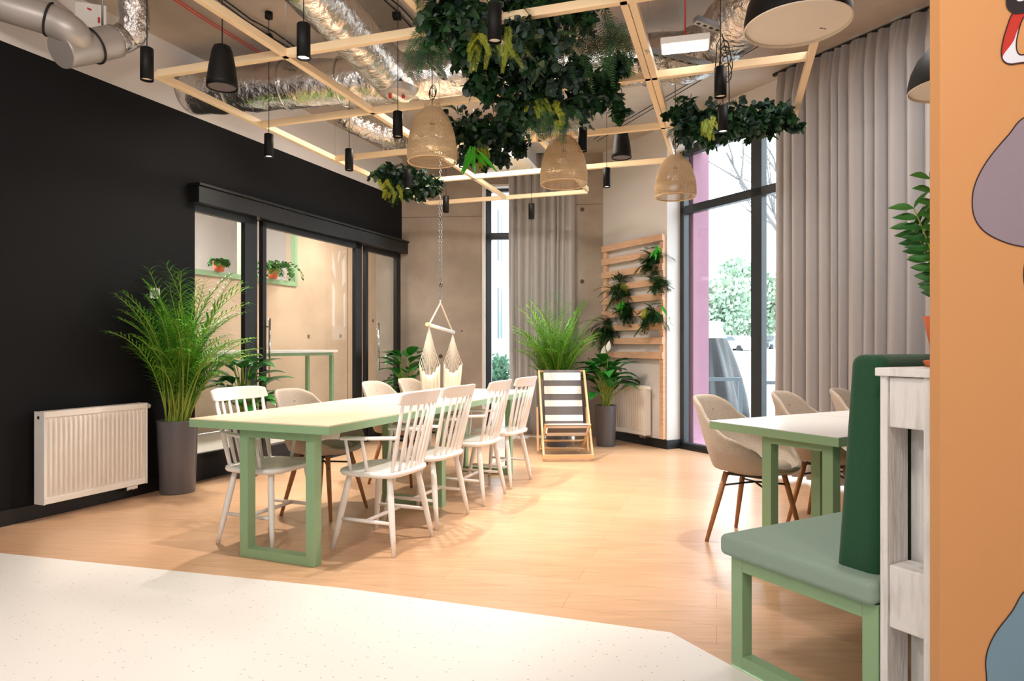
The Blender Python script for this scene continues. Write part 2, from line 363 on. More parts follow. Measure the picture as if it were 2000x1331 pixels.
# ---------------------------------------------------------------- windows
def window(name, label, org, dirv, nrm, width, top, posts, rail, fw=.07, dp=.08):
    a = math.atan2(dirv.y, dirv.x); wn = bpy.data.objects.new(name, None); COL.objects.link(wn); wn.location = org; wn.rotation_euler.z = a; struct(wn); wn['label'] = label
    f = MB()
    def b_(x0, x1, z0, z1, y0=0, y1=dp): f.box(((x0+x1)/2, (y0+y1)/2, (z0+z1)/2), (x1-x0, y1-y0, z1-z0))
    b_(0, width, 0, .07); b_(0, width, top-fw, top); b_(0, fw, 0, top); b_(width-fw, width, 0, top)
    for p_ in posts: b_(p_-.065, p_+.065, 0, top)
    b_(0, width, rail-.045, rail+.045)
    fo = f.build('window_frame', 'anthracite', wn, bevel=.004)
    g = MB(); g.box((width/2, dp*.5, top/2), (width-.06, .006, top-.06)); g.build('pane', 'glass', wn)
    return wn
# window plane local: +X along dirv, +Y outward
window('window_1', 'tall narrow window in the concrete wall', bp(w1a+.03, -.12), BD, None, w1b-w1a-.06, w1t, [.62], 2.60)
window('window_2', 'tall dark framed window beside the white wall', P3+E*.0, D, None, 5.2, W2T, [1.07, 2.5, 3.9], 2.68, fw=.06)
rv = MB(); dseg(rv, P3, -.4, .085, -.2, 3.7, .12, .36); struct(rv.build('trim_1', 'pink'))
lt = MB(); bseg(lt, w1a-.002, w1a+.03, 0, w1t, -.3, .01); bseg(lt, w1a, w1b, w1t-.03, w1t, -.3, .002); struct(lt.build('trim_2', 'white_paint'))
sl = MB(); dseg(sl, P3, 0, 5.2, 0, .03, -.03, .0); struct(sl.build('trim_3', 'plinth'))
# orange partition with mural
OY = 1.70
def op(px, py, o=0): return V(((px-CX)/F*OY, OY-o, CH-(py-HZ)/F*OY))
ow = MB(); ow.box((1.088+1.5, OY+.0205, CEIL/2), (3.0, .041, CEIL))
def blob(pts, mi, o):
    ow.cm = mi; P = []; n = len(pts)
    for i in range(n):                                # Catmull-Rom through the traced points
        p0, p1, p2, p3 = [V(pts[(i+k) % n]) for k in (-1, 0, 1, 2)]
        for j in range(8):
            t = j/8; P.append(.5*((2*p1)+(p2-p0)*t+(2*p0-5*p1+4*p2-p3)*t*t+(3*p1-p0-3*p2+p3)*t**3))
    ow.add([op(p.x, p.y, o) for p in P], [list(range(len(P)))])
    return P
def outline(P, o, wd=.0032):
    ow.cm = 1; n = len(P); vs = []
    for i in range(n):
        t = (P[(i+1) % n]-P[i-1]); t.normalize(); nn = V((-t.y, t.x)); k = wd*F/OY/2
        vs += [op(*(P[i]+nn*k), o), op(*(P[i]-nn*k), o)]
    ow.add(vs, [(2*i, 2*i+1, (2*i+3) % (2*n), (2*i+2) % (2*n)) for i in range(n)])
P = blob([(2010, 226), (1968, 265), (1925, 318), (1902, 366), (1899, 410), (1912, 442), (1940, 464), (1985, 480), (2040, 484), (2120, 470), (2180, 400), (2190, 300), (2120, 220)], 2, .001); outline(P, .0015)
P = blob([(2010, 1150), (1975, 1196), (1942, 1240), (1926, 1280), (1926, 1320), (1935, 1370), (1990, 1420), (2080, 1430), (2150, 1380), (2160, 1250), (2090, 1160)], 3, .001); outline(P, .0015)
P = blob([(1981, 22), (1964, 58), (1955, 95), (1957, 117), (1970, 126), (1990, 124), (2030, 116), (2060, 70), (2060, 20), (2020, 10)], 4, .001); outline(P, .0025)
blob([(1992, 54), (1978, 82), (1959, 108), (1960, 118), (1971, 124), (1990, 122), (2028, 114), (2050, 80), (2030, 50)], 5, .0015)
P = blob([(1998, 35), (1986, 70), (1984, 95), (1990, 107), (2003, 106), (2030, 95), (2040, 50), (2020, 25)], 0, .0018); outline(P, .0025)
P = blob([(1968, -30), (1963, 0), (1966, 18), (1980, 28), (2000, 26), (2030, 20), (2040, -20), (2010, -50)], 6, .003)
blob([(1982, -8), (1984, 2), (1992, 4), (2003, -2), (2000, -14)], 7, .0035)
P = blob([(2020, 480), (2004, 498), (1998, 530), (2000, 560), (2010, 590), (2040, 600), (2050, 500)], 6, .001)
struct(ow.build('wall_front', ['orange_wall', 'mural_line', 'mural_mauve', 'mural_blue', 'mural_red', 'mural_white', 'mural_black', 'mural_white']))
# ---------------------------------------------------------------- curtains
def curtain(name, label, a, b, z0, z1, seed, nf, amp):
    rr = random.Random(seed); a, b = V(a), V(b); L = (b-a).length; d = (b-a).normalized(); n = V((d.y, -d.x, 0))
    ph = [0]; 
    for i in range(nf): ph.append(ph[-1]+rr.uniform(.55, 1.5))
    tot = ph[-1]; am = [rr.uniform(.5, 1.2) for _ in range(nf+1)]; dr_ = [rr.uniform(-.5, .5) for _ in range(nf+1)]
    root = thing(name, label, 'curtain', tuple(a))
    def fn(u, v):
        t = u*tot; i = max(k for k in range(nf) if ph[k] <= t+1e-9); loc = (t-ph[i])/(ph[i+1]-ph[i])
        A = am[i]*(1-loc)+am[i+1]*loc
        s = math.sin(loc*PI)**1.1; z = z0+(z1-z0)*v
        wob = .012*math.sin(3.1*v+dr_[i]*6)
        pin = 1-.55*max(0, (v-.93)/.07)
        off = (s*amp*A+wob*s)*pin
        x = u*L+.018*math.sin(v*2.2+dr_[i]*5)*(1-v)
        if v > .93: off += .006*math.sin(t*2*PI*4)
        p = d*x+n*off; return V((p.x, p.y, z))
    m_ = MB(); m_.grid(fn, nf*18, 26); m_.build('drape', 'curtain', root, solid=.004)
    t_ = MB(); t_.bar(V((0, 0, z1+.012))+d*(-.05), V((0, 0, z1+.012))+d*(L+.05), .03, .02); t_.build('curtain_track', 'black_metal', root)
    return root
curtain('curtain', 'long grey pleated curtain beside the dark framed window on the right', (2.393, 6.01, 0), (4.6, 2.03, 0), .03, CEIL-.03, 3, 38, .125)
curtain('curtain', 'grey curtain hanging before the narrow window in the concrete wall', tuple(bp(1.43, .10)), tuple(bp(2.27, .10)), .03, CEIL-.03, 5, 9, .10)
PLANES += [(W0, N), (C1, BN), (P2, -E)]
# ---------------------------------------------------------------- timber screen, radiators, thermostat
asc = ang(D)
scn = thing('timber_screen', 'pale pine slatted screen mounted on the white wall', 'wall panel', tuple(P2+E*-.0), aD)   # local x along D, +y into wall
for i in range(9):
    z = 2.41-.038-i*.1655; m_ = MB(); m_.box((-.575, -.055, z), (1.13, .018, .077)); m_.build('slat', 'pine', scn, bevel=.003)
for x in (-1.09, -.045):
    m_ = MB(); zb = 1.0 if x < -.5 else .11; m_.box((x, -.024, (2.4+zb)/2), (.06, .044, 2.4-zb)); m_.build('batten', 'pine', scn, bevel=.003)
def radiator(name, label, org, rz, L, h, z0, dep=.10, valve_end=1):
    # local: +Y along, +X into room, org on wall
    r = thing(name, label, 'radiator', org, rz, None)
    b = MB(); b.box((.03+dep/2, L/2, z0+h/2), (dep-.03, L-.02, h-.03))
    n = int(L/.036)
    for i in range(n):
        y = .03+(L-.06)*(i+.5)/n; b.tube([(.03+dep-.016, y, z0+.05), (.03+dep-.008, y, z0+.07), (.03+dep-.008, y, z0+h-.07), (.03+dep-.016, y, z0+h-.05)], .009, 6)
    b.box((.03+dep-.012, L/2, z0+.022), (.016, L-.02, .04)); b.box((.03+dep-.012, L/2, z0+h-.022), (.016, L-.02, .04))
    b.build('body', 'radiator_white', r, bevel=.003)
    g = MB()
    for i in range(int(L/.02)): g.box((.03+dep/2, .015+i*.02, z0+h-.006), (dep-.02, .008, .010))
    g.build('top_grille', 'radiator_white', r)
    for y in (.004, L-.004):
        s_ = MB(); s_.box((.03+dep/2, y, z0+h/2), (dep, .008, h)); s_.build('side_panel', 'plastic_white', r, bevel=.002)
    v_ = MB(); y = L if valve_end else 0; sg = 1 if valve_end else -1
    v_.lathe([(0, 0), (.018, 0), (.02, .01), (.02, .05), (.014, .058), (0, .058)], 16)
    v_.v = [(.03+dep/2+x, y+sg*z, z0+h-.03+y_) for x, y_, z in v_.v]; v_.build('thermostat_knob', 'plastic_white', r)
    p_ = MB()
    for q in (.0, .05): p_.tube([(.07, y-sg*(.07+q), z0), (.07, y-sg*(.07+q), z0-.035), (.0, y-sg*(.07+q), z0-.035)], .008, 8)
    p_.box((.07, y-sg*.095, z0-.02), (.03, .09, .022)); p_.build('valve', 'chrome', r)
    if not valve_end or True:
        c_ = MB(); c_.tube([(.03+dep/2, -.0 if valve_end else L, z0+h-.04), (.03+dep/2, -.006 if valve_end else L+.006, z0+h-.04)], .011, 12); c_.build('air_valve', 'chrome', r)
    return r
radiator('radiator', 'white panel radiator on the black wall beside the tall grey planter', tuple(wp(.19)), aU, .775, .615, .105)
# on the white wall: room normal is -E
rr_ = radiator('radiator', 'white radiator on the beige wall under the timber screen', tuple(P2-D*.86), ang(D), .62, .57, .13)
t_ = thing('thermostat', 'small white thermostat with grey display on the black wall', 'thermostat', tuple(wp(wall_s(301)+sA, 0, 1.53)), aU)
m_ = MB(); m_.box((.008, 0, .04), (.016, .085, .085)); m_.build('housing', 'plastic_white', t_, bevel=.004)
m_ = MB(); m_.box((.017, 0, .04), (.003, .05, .05)); m_.build('display', 'screen_grey', t_)
t_ = thing('light_switch', 'small switch on the black wall half hidden by palm fronds', 'switch', tuple(wp(wall_s(302)+sA, 0, 1.2)), aU)
m_ = MB(); m_.box((.006, 0, .04), (.012, .08, .08)); m_.build('plate', 'black_metal', t_, bevel=.003)
m_ = MB(); m_.box((.013, 0, .055), (.004, .05, .008)); m_.build('rocker', 'plastic_white', t_)
# ---------------------------------------------------------------- long table
L_ = V((.3746, .927, 0)); Wd = V((.927, -.3746, 0)); TL = V((-1.793, 3.712, 0)); TLEN = 2.98; TWID = .94
tb = thing('dining_table', 'long dining table with pale wood top and mint green steel frame', 'table', tuple(TL), ang(L_))  # local +Y length, +X width
m_ = MB(); m_.box((TWID/2, TLEN/2, .747), (TWID-.002, TLEN-.002, .006)); m_.build('tabletop', 'tabletop', tb)
m_ = MB(); m_.box((TWID/2, TLEN/2, .724), (TWID, TLEN, .042)); m_.build('table_edge', 'green', tb, bevel=.002)
for y in (.095, 1.50, 2.80):
    f = MB(); a, b, q = .30, .80, .06
    lb2 = lambda mb, x0, x1, z0, z1: mb.box(((x0+x1)/2, y, (z0+z1)/2), (x1-x0, q, z1-z0))
    lb2(f, a, a+.055, 0, .703); lb2(f, b-.055, b, 0, .703); lb2(f, a+.055, b-.055, 0, .05); lb2(f, a+.055, b-.055, .655, .703)
    f.build('leg_frame', 'green', tb, bevel=.002)
m_ = MB(); m_.box((.55, TLEN/2, .69), (.05, TLEN-.3, .026)); m_.build('beam', 'green', tb)
# ---------------------------------------------------------------- spindle chairs
def spindle_chair(label, arms, loc, rz, group):
    r = thing('spindle_chair', label, 'chair', loc, rz, group)
    se = MB(); n = 40; sh = []
    for i in range(n):
        a = 2*PI*i/n; c, s = math.cos(a), math.sin(a); k = .5
        sh.append((.225*math.copysign(abs(c)**k, c), .205*math.copysign(abs(s)**k, s)))
    rings = [(.90, .418), (.97, .424), (1.0, .436), (.985, .450), (.93, .452), (.5, .447), (.02, .445)]
    vs = [V((x*q, y*q, z)) for q, z in rings for x, y in sh]
    se.add(vs, [(i*n+k, i*n+(k+1) % n, (i+1)*n+(k+1) % n, (i+1)*n+k) for i in range(len(rings)-1) for k in range(n)]+[list(range(n))[::-1], [6*n+k for k in range(n)]], True)
    se.build('seat', 'white_chair', r)
    ft = {}
    for sx in (-1, 1):
        for sy in (-1, 1):
            a, b = V((sx*.15, sy*.13, .43)), V((sx*.215, sy*.20, 0)); ft[sx, sy] = (a, b)
            m_ = MB(); m_.tube([a.lerp(b, t) for t in (0, .25, .5, .75, 1)], [.014, .019, .0185, .015, .0115], 12); m_.build('leg', 'white_chair', r)
    g = lambda k, t: ft[k][0].lerp(ft[k][1], t)
    for sx in (-1, 1):
        m_ = MB(); m_.tube([g((sx, -1), .6), (g((sx, -1), .6)+g((sx, 1), .6))/2, g((sx, 1), .6)], [.009, .012, .009], 10); m_.build('stretcher', 'white_chair', r)
    m_ = MB(); a, b = (g((-1, -1), .6)+g((-1, 1), .6))/2, (g((1, -1), .6)+g((1, 1), .6))/2; m_.tube([a, (a+b)/2, b], [.009, .012, .009], 10); m_.build('stretcher', 'white_chair', r)
    # back
    k = 7; tp = []
    for i in range(k):
        t = i/(k-1)*2-1; bx = t*.165; by = -.178+.022*t*t; txx = t*.19; ty = -.278+.035*t*t
        rad = .0105 if abs(t) < 1 else .013
        a, b = V((bx, by, .445)), V((txx, ty, .84)); tp.append((a, b))
        m_ = MB(); m_.tube([a.lerp(b, q) for q in (0, .3, .6, 1)], [rad*.8, rad*1.1, rad, rad*.75], 8); m_.build('spindle', 'white_chair', r)
    m_ = MB()
    def fn(u, v):
        t = u*2-1; h0 = .825+.0*t; hh = .078*(1-.25*abs(t)**6); c = (0, 1, 1, 0)[int(round(v*3))]; dd = (-1, -1, 1, 1)[int(round(v*3))]
        y = -.322+.045*t*t-c*.012; return V((t*.215, y+dd*.009, h0+c*hh))
    vs = []; nn = 16
    for i in range(nn+1):
        t = i/nn*2-1; y = -.272+.045*t*t; hh = .078*(1-.3*abs(t)**6); z0 = .822+.010*abs(t)**6
        vs += [V((t*.218, y-.010, z0)), V((t*.218, y+.010, z0)), V((t*.218, y+.010-.022, z0+hh)), V((t*.218, y-.010-.022, z0+hh))]
    m_.add(vs, [(4*i+q, 4*i+(q+1) % 4, 4*i+4+(q+1) % 4, 4*i+4+q) for i in range(nn) for q in range(4)]+[(3, 2, 1, 0), (4*nn, 4*nn+1, 4*nn+2, 4*nn+3)])
    m_.build('top_rail', 'white_chair', r, bevel=.005)
    if arms:
        for sx in (-1, 1):
            a, b = tp[0 if sx < 0 else k-1]; q = a.lerp(b, .5)
            ar = MB(); p0 = V((q.x, q.y, .645)); p1 = V((sx*.235, -.05, .642)); p2 = V((sx*.245, .12, .637))
            ar.bar(p0, p1, .035, .018); ar.bar(p1, p2, .045, .018); ao = ar.build('armrest', 'white_chair', r, bevel=.006)
            for y in (-.01, .10):
                m_ = MB(); m_.tube([(sx*.195, y-.005, .445), (sx*.24, y, .637)], [.010, .009], 8); m_.build('arm_spindle', 'white_chair', ao)
    return r
def tp_(w_, l_): p = TL+Wd*w_+L_*l_; return (p.x, p.y, 0)
rzL = ang(-Wd); rzR = ang(Wd)
G = 'white spindle chairs around the long table'
ca = spindle_chair('white spindle armchair on the window side, nearest of four to the viewer', True, (-.748, 3.915, 0), rzL, G)
dup(ca, (-.568, 4.46, 0), rzL-.02, 'white spindle armchair, second nearest in the window side row', G)
cb = spindle_chair('white spindle chair, third from the near end on the window side', True, (-.315, 5.08, 0), rzL+.03, G)
cc = spindle_chair('white spindle chair without arms nearest the striped deck chair', False, (-.105, 5.66, 0), rzL-.03, G)
dup(ca, tp_(.20, .42), rzR, 'white spindle armchair between the table and the black wall, by the palm', G)
# ---------------------------------------------------------------- tub chairs
def tub_chair(label, loc, rz, group):
    r = thing('shell_chair', label, 'chair', loc, rz, group); sz = .43
    def rim(th):                                    # th: angle from the back
        a = abs(th)/PI; pts = [(0, .41), (.16, .408), (.25, .38), (.36, .28), (.46, .20), (.60, .145), (.72, .075), (.82, .03), (1, .006)]
        for (a0, h0), (a1, h1) in zip(pts, pts[1:]):
            if a <= a1: t = (a-a0)/(a1-a0); t = t*t*(3-2*t); return h0+(h1-h0)*t
        return .0
    def fn(u, v):
        th = (u*2-1)*PI; sx, sy = math.sin(th), -math.cos(th)
        rx, ry = .215, .225
        k = .6
        bx = math.copysign(abs(sx)**.8, sx); by = math.copysign(abs(sy)**.8, sy)
        if v <= .5:
            q = v/.5; return V((bx*rx*q, by*ry*q, sz-.018*(1-q*q)+.0))
        q = (v-.5)/.5; h = rim(th); hz = q**1.25*h
        back = max(0, -sy); side = abs(sx)
        out = .055*min(1, q*1.8)*(.3+.7*side)+.02*math.sin(q*PI/2)
        tap = 1-.16*back*max(0, q-.3)/.7
        lean = -.085*back*q*q-.045*math.sin(q*PI/2)*back
        return V((bx*(rx+out)*tap, by*(ry+.02*q)+lean, sz+hz+(.006 if q > .0 else 0)*q))
    m_ = MB(); m_.grid(fn, 48, 20, wrap=True); o = m_.build('shell', 'fabric_beige', r)
    q = o.modifiers.new('solid', 'SOLIDIFY'); q.thickness = .026; q.offset = -1
    q = o.modifiers.new('sub', 'SUBSURF'); q.levels = q.render_levels = 1
    c_ = MB(); c_.lathe([(.001, .075), (.10, .074), (.16, .066), (.19, .045), (.193, .02), (.17, .0), (0.001, 0)], 32); c_.v = [(x, y+.01, z+sz-.015) for x, y, z in c_.v]; c_.build('seat_cushion', 'fabric_beige', r)
    for sx in (-1, 1):
        for sy in (-1, 1):
            a, b = V((sx*.125, sy*.12, sz-.02)), V((sx*.205, sy*.205, 0)); m_ = MB(); m_.tube([a, a.lerp(b, .4), b], [.016, .016, .011], 12); m_.build('leg', 'wood_leg', r)
    m_ = MB(); z = .33
    for s1 in (-1, 1):
        m_.tube([(s1*.15, -.147, z), (0, 0, z+.02), (-s1*.15, .147, z)], .006, 8); m_.tube([(s1*.11, -.11, sz-.03), (s1*.15, -.147, z)], .006, 8); m_.tube([(s1*.11, .11, sz-.03), (s1*.15, .147, z)], .006, 8)
    m_.box((0, 0, sz-.03), (.25, .25, .012)); m_.build('support_frame', 'black_metal', r)
    b_ = MB(); b_.lathe([(0, .004), (.006, .003), (.008, 0)], 12); b_.v = [(x, -.262-z, sz+.33+y) for x, y, z in b_.v]; b_.build('button', 'fabric_beige', r)
    return r
G = 'beige upholstered shell chairs on the black wall side'
u1 = tub_chair('beige upholstered shell chair next to the white armchair on the black wall side', tp_(.10, 1.06), rzR, G)
dup(u1, tp_(.06, 2.16), rzR, 'beige upholstered shell chair, middle one on the black wall side', G)
dup(u1, tp_(.06, 2.74), rzR, 'beige upholstered shell chair nearest the hammock seat', G)
A0 = V((1.062, 3.60, 0))
def rp_(d, e): p = A0+D*d+E*e; return (p.x, p.y, 0)
G = 'beige shell chairs at the white café tables'
dup(u1, rp_(-.13, .50), ang(D)+.33, 'beige shell chair nearest the dark framed window, at left café table', G)
dup(u1, rp_(-.13, 1.2), ang(D)+.33, 'beige shell chair second from the window, before the long curtain', G)
dup(u1, rp_(-.14, 1.82), ang(D)+.33, 'beige shell chair mostly hidden behind the green backrest', G)
# ---------------------------------------------------------------- café tables
def cafe(label, e0):
    r = thing('cafe_table', label, 'table', rp_(0, e0), aD, 'café tables beside the bench')    # local +X = D, +Y = E
    m_ = MB(); m_.box((.382, .40, .7485), (.764, .80, .003)); m_.build('tabletop', 'tabletop_pale', r)
    m_ = MB(); m_.box((.382, .40, .727), (.764, .80, .04)); m_.build('table_edge', 'green', r, bevel=.002)
    for y in (.085, .46):
        f = MB(); lb3 = lambda x0, x1, z0, z1: f.box(((x0+x1)/2, y, (z0+z1)/2), (x1-x0, .055, z1-z0))
        lb3(.30, .355, .04, .707); lb3(.64, .695, .04, .707); lb3(.12, .74, 0, .04); lb3(.355, .64, .667, .707); f.build('leg_frame', 'green', r, bevel=.002)
    return r
cafe('white topped café table with green edge, its free end towards the long table', 0)
cafe('white topped café table behind the green backrest', .805)
# ---------------------------------------------------------------- bench
Q0 = V((.79, 2.41, 0))
be = thing('bench', 'green steel bench with sage cushion and dark green backrest', 'bench', tuple(Q0), aD)
for y in (.0, 1.5):
    f = MB()
    for x0, x1, z0, z1 in ((0, .05, 0, .40), (.50, .55, 0, .40), (.05, .50, 0, .05), (.05, .50, .35, .40)): f.box(((x0+x1)/2, y+.025, (z0+z1)/2), (x1-x0, .05, z1-z0))
    f.build('leg_frame', 'green', be, bevel=.002)
f = MB(); f.box((.025, .775, .38), (.05, 1.45, .04)); f.box((.525, .775, .38), (.05, 1.45, .04)); f.build('seat_rail', 'green', be)
def pillow(mb, x0, x1, y0, y1, z0, z1, r=.03, n=14):
    cx, cy, cz = (x0+x1)/2, (y0+y1)/2, (z0+z1)/2; hx, hy, hz = (x1-x0)/2, (y1-y0)/2, (z1-z0)/2
    def sup(a, p): return math.copysign(abs(a)**p, a)
    def fn(u, v):
        th = u*2*PI; ph = (v-.5)*PI; c = sup(math.cos(ph), .16)
        return V((cx+hx*c*sup(math.cos(th), .12), cy+hy*c*sup(math.sin(th), .12), cz+hz*sup(math.sin(ph), .45)))
    mb.grid(fn, 64, 24, wrap=True)
f = MB(); f.box((.262, .775, .4375), (.58, 1.62, .075)); o = f.build('seat_cushion', 'bench_cushion', be, bevel=.022); o.modifiers['bevel'].segments = 5
f = MB(); f.add([V(v) for v in ((.385, .03, .42), (.525, .03, .42), (.525, 1.57, .42), (.385, 1.57, .42), (.425, .05, 1.125), (.535, .05, 1.125), (.535, 1.55, 1.125), (.425, 1.55, 1.125))],
    [(0, 3, 2, 1), (4, 5, 6, 7), (0, 1, 5, 4), (1, 2, 6, 5), (2, 3, 7, 6), (3, 0, 4, 7)]); o = f.build('backrest', 'backrest_green', be, bevel=.03); o.modifiers['bevel'].segments = 6
o.location = (0, 0, .07*0)
# ---------------------------------------------------------------- pallet shelf
ps = thing('pallet_partition', 'white painted upright pallet partition behind the bench', 'pallet', tuple(Q0+D*.555), aD)
PT = 1.065
m_ = MB(); m_.box((.07, .62, PT+.012), (.16, 1.26, .024)); m_.build('top_board', 'pallet_white', ps, bevel=.003)
for x in (.011, .133):
    for z0, z1 in ((.0, .17), (.28, .40), (.47, .60), (.70, .80), (.90, PT)):
        pass
    m_ = MB()
    for y0, y1 in ((0, .10), (.30, .42), (.54, .70), (.84, .96), (1.12, 1.22)): m_.box((x, (y0+y1)/2, PT/2), (.022, y1-y0, PT))
    m_.build('deck_boards', 'pallet_white', ps, bevel=.002)
for z0, z1 in ((.0, .10), (.35, .528), (.92, PT-.002)):
    for y0, y1 in ((.004, .10), (.56, .68), (1.11, 1.21)):
        m_ = MB(); m_.box((.074, (y0+y1)/2, (z0+z1)/2), (.10, y1-y0, z1-z0)); m_.build('block', 'pallet_white', ps, bevel=.004)
    m_ = MB(); m_.box((.030, .62, (z0+z1)/2), (.016, 1.0, z1-z0)); m_.build('stringer', 'pallet_white', ps)
m_ = MB(); m_.box((.05, .13, .72), (.06, .022, .40)); m_.box((.05, .13, .22), (.06, .022, .26)); m_.build('inner_board', 'pallet_white', ps)
# ---------------------------------------------------------------- plants
def pot(mb, r0, r1, h, n=40): mb.lathe([(0.001, 0), (r0, 0), (r0+.003, .01), (r1, h-.01), (r1, h), (r1-.012, h), (r1-.016, h-.05), (.001, h-.05)], n)
def palm(label, loc, r0, r1, h, top, spread, nf, seed, group, bias=(0, 0)):
    rr = random.Random(seed); p_ = thing('potted_palm', label, 'plant', loc, 0, group)
    m_ = MB(); pot(m_, r0, r1, h); m_.build('planter', 'pot', p_)
    m_ = MB(); m_.lathe([(.001, h-.035), (r1-.014, h-.04)], 24); m_.build('soil', 'soil', p_)
    st, fr = MB(), MB()
    for i in range(nf):
        a = rr.uniform(0, 2*PI); q = rr.random(); lean = (.04+.78*q)
        b = V((rr.uniform(-1, 1)*r1*.5, rr.uniform(-1, 1)*r1*.5, h-.05)); Lg = (top-h)*(1.10-.42*q)*(rr.uniform(.88, 1.0) if i%3 else rr.uniform(.5, .85))
        d = V((math.cos(a)*lean*.42+bias[0], math.sin(a)*lean*.42+bias[1], 1)).normalized(); pts = [b]; n = 14
        for k in range(n):
            t = k/n; d = (d+V((math.cos(a)*spread, math.sin(a)*spread, -.25))*(1+2.2*(math.cos(a)*bias[0]+math.sin(a)*bias[1]))*(lean*.34*t*t+.13*t*t*rr.uniform(.4, 1.5)+.010)).normalized(); pts.append(pts[-1]+d*Lg/n)
        for q_ in pts:
            pass
        st.tube(pts, [.006*(1-.8*k/n)+.001 for k in range(n+1)], 5, cap=False)
        for k in range(4, n+1):
            for hh in (0, .5):
                if k == n and hh: continue
                p = pts[k] if hh == 0 else (pts[k]+pts[min(k+1, n)])/2; dd = (pts[k]-pts[k-1]).normalized()
                sd = dd.cross(V((0, 0, 1))); sd = sd.normalized() if sd.length > .05 else V((math.sin(a), -math.cos(a), 0))
                t = (k-4)/(n-4); ll = .18*math.sin(PI*(.22+.62*t))*rr.uniform(.85, 1.1)*(Lg/1.1)**.5
                for sg in (-1, 1):
                    v_ = (dd*.8+sd*sg*.85+V((0, 0, .15))+V((rr.uniform(-.12, .12), rr.uniform(-.12, .12), rr.uniform(-.12, .12)))).normalized(); fr.leaf(p, v_, V((0, 0, 1)), ll, .0105, 3, droop=1.0, fold=.3)
    clamp(st, loc); clamp(fr, loc); st.build('stems', 'palm_stem', p_); fr.build('fronds', 'palm', p_); return p_
G = 'potted areca palms'
palm('tall areca palm in a dark grey planter beside the white radiator', (-2.64, 5.28, 0), .125, .15, .57, 1.80, .80, 84, 11, G, (.09, -.02))
palm('tall areca palm behind the striped deck chair', (.52, 7.72, 0), .12, .14, .52, 1.82, .70, 80, 12, G)
def broad(label, loc, r0, r1, h, n, top, L0, seed, flowers=0, name='peace_lily', cat='plant', rad=.20, low=.25):
    rr = random.Random(seed); p_ = thing(name, label, cat, loc)
    m_ = MB(); pot(m_, r0, r1, h); m_.build('planter', 'pot', p_)
    m_ = MB(); m_.lathe([(.001, h-.035), (r1-.014, h-.04)], 24); m_.build('soil', 'soil', p_)
    st, lf, fw = MB(), MB(), MB()
    for i in range(n):
        a = i*2.4+rr.uniform(-.3, .3); q = rr.uniform(low, 1); z = h+(top-h)*q*(.95 if i else 1); ro = rad*rr.uniform(.35, 1)*(1.25-.55*q)
        b = V((rr.uniform(-.05, .05), rr.uniform(-.05, .05), h-.04)); e = V((math.cos(a)*ro, math.sin(a)*ro, z)); md = b.lerp(e, .5)+V((0, 0, .06))-V((math.cos(a), math.sin(a), 0))*ro*.2
        pts = [(b*(1-t)**2+md*2*t*(1-t)+e*t*t) for t in [k/6 for k in range(7)]]; st.tube(pts, .004, 5, cap=False)
        d = V((math.cos(a), math.sin(a), rr.uniform(.2, 1.0))); lf.leaf(e, d, V((0, 0, 1)), L0*rr.uniform(.75, 1.1), L0*.52, 7, droop=1.0, fold=.28, prof=lambda t: max(.02, math.sin(PI*t**.75)))
    for i in range(flowers):
        a = rr.uniform(0, 6.28); e = V((math.cos(a)*.05-.02, math.sin(a)*.05, top+.03+.06*i)); st.tube([V((0, 0, h)), e], .003, 5)
        fw.leaf(e, V((.15, 0, 1)), V((0, 1, 0)), .13, .06, 6, droop=.0, fold=.5)
    clamp(st, loc); clamp(lf, loc); st.build('stems', 'palm_stem', p_); lf.build('leaves', 'broad_leaf', p_)
    if flowers: fw.build('flowers', 'petal', p_)
    return p_
broad('peace lily with white flowers in a slim grey pot right of the deck chair', (1.085, 7.74, 0), .105, .125, .47, 48, 1.0, .29, 21, 2)
broad('leafy green plant beside the mullion behind the white armchair', (-2.37, 5.93, 0), .11, .13, .48, 46, 1.02, .28, 22)
broad('leafy green plant in the corner by the hammock seat', (-1.30, 8.18, 0), .11, .13, .48, 44, 1.08, .28, 23, low=.1)
# ZZ plant on pallets
zp = Q0+D*.645+E*.15
z_ = thing('potted_plant', 'glossy leaved plant in terracotta pot on the white pallet partition', 'plant', (zp.x+.06, zp.y+.04, PT+.024))
m_ = MB(); m_.lathe([(.001, 0), (.07, 0), (.078, .018), (.07, .02), (.001, .012)], 32); m_.build('saucer', 'terracotta', z_)
m_ = MB(); m_.lathe([(.001, .013), (.05, .013), (.078, .15), (.07, .15), (.066, .13), (.001, .13)], 32); m_.build('pot', 'terracotta', z_)
st, lf = MB(), MB(); rr = random.Random(4)
for i in range(11):
    a = i*2*PI/11+.3; b = V((0, 0, .13)); ll = rr.uniform(.30, .44); d = V((math.cos(a)*.24, math.sin(a)*.24, 1)).normalized(); pts = [b]
    for k in range(11): d = (d+V((math.cos(a), math.sin(a), 0))*.018).normalized(); pts.append(pts[-1]+d*ll/11)
    st.tube(pts, [.006-.0004*k for k in range(12)], 6)
    for k in range(3, 12):
        dd = (pts[k]-pts[k-1]).normalized(); sd = dd.cross(V((math.cos(a+1), math.sin(a+1), .2))).normalized()
        for sg in (-1, 1): lf.leaf(pts[k], dd*.6+sd*sg, V((math.cos(a), math.sin(a), .4)), .068, .030, 5, droop=.2, fold=.3)
st.build('stems', 'palm_stem', z_); lf.build('leaves', 'zz_leaf', z_)
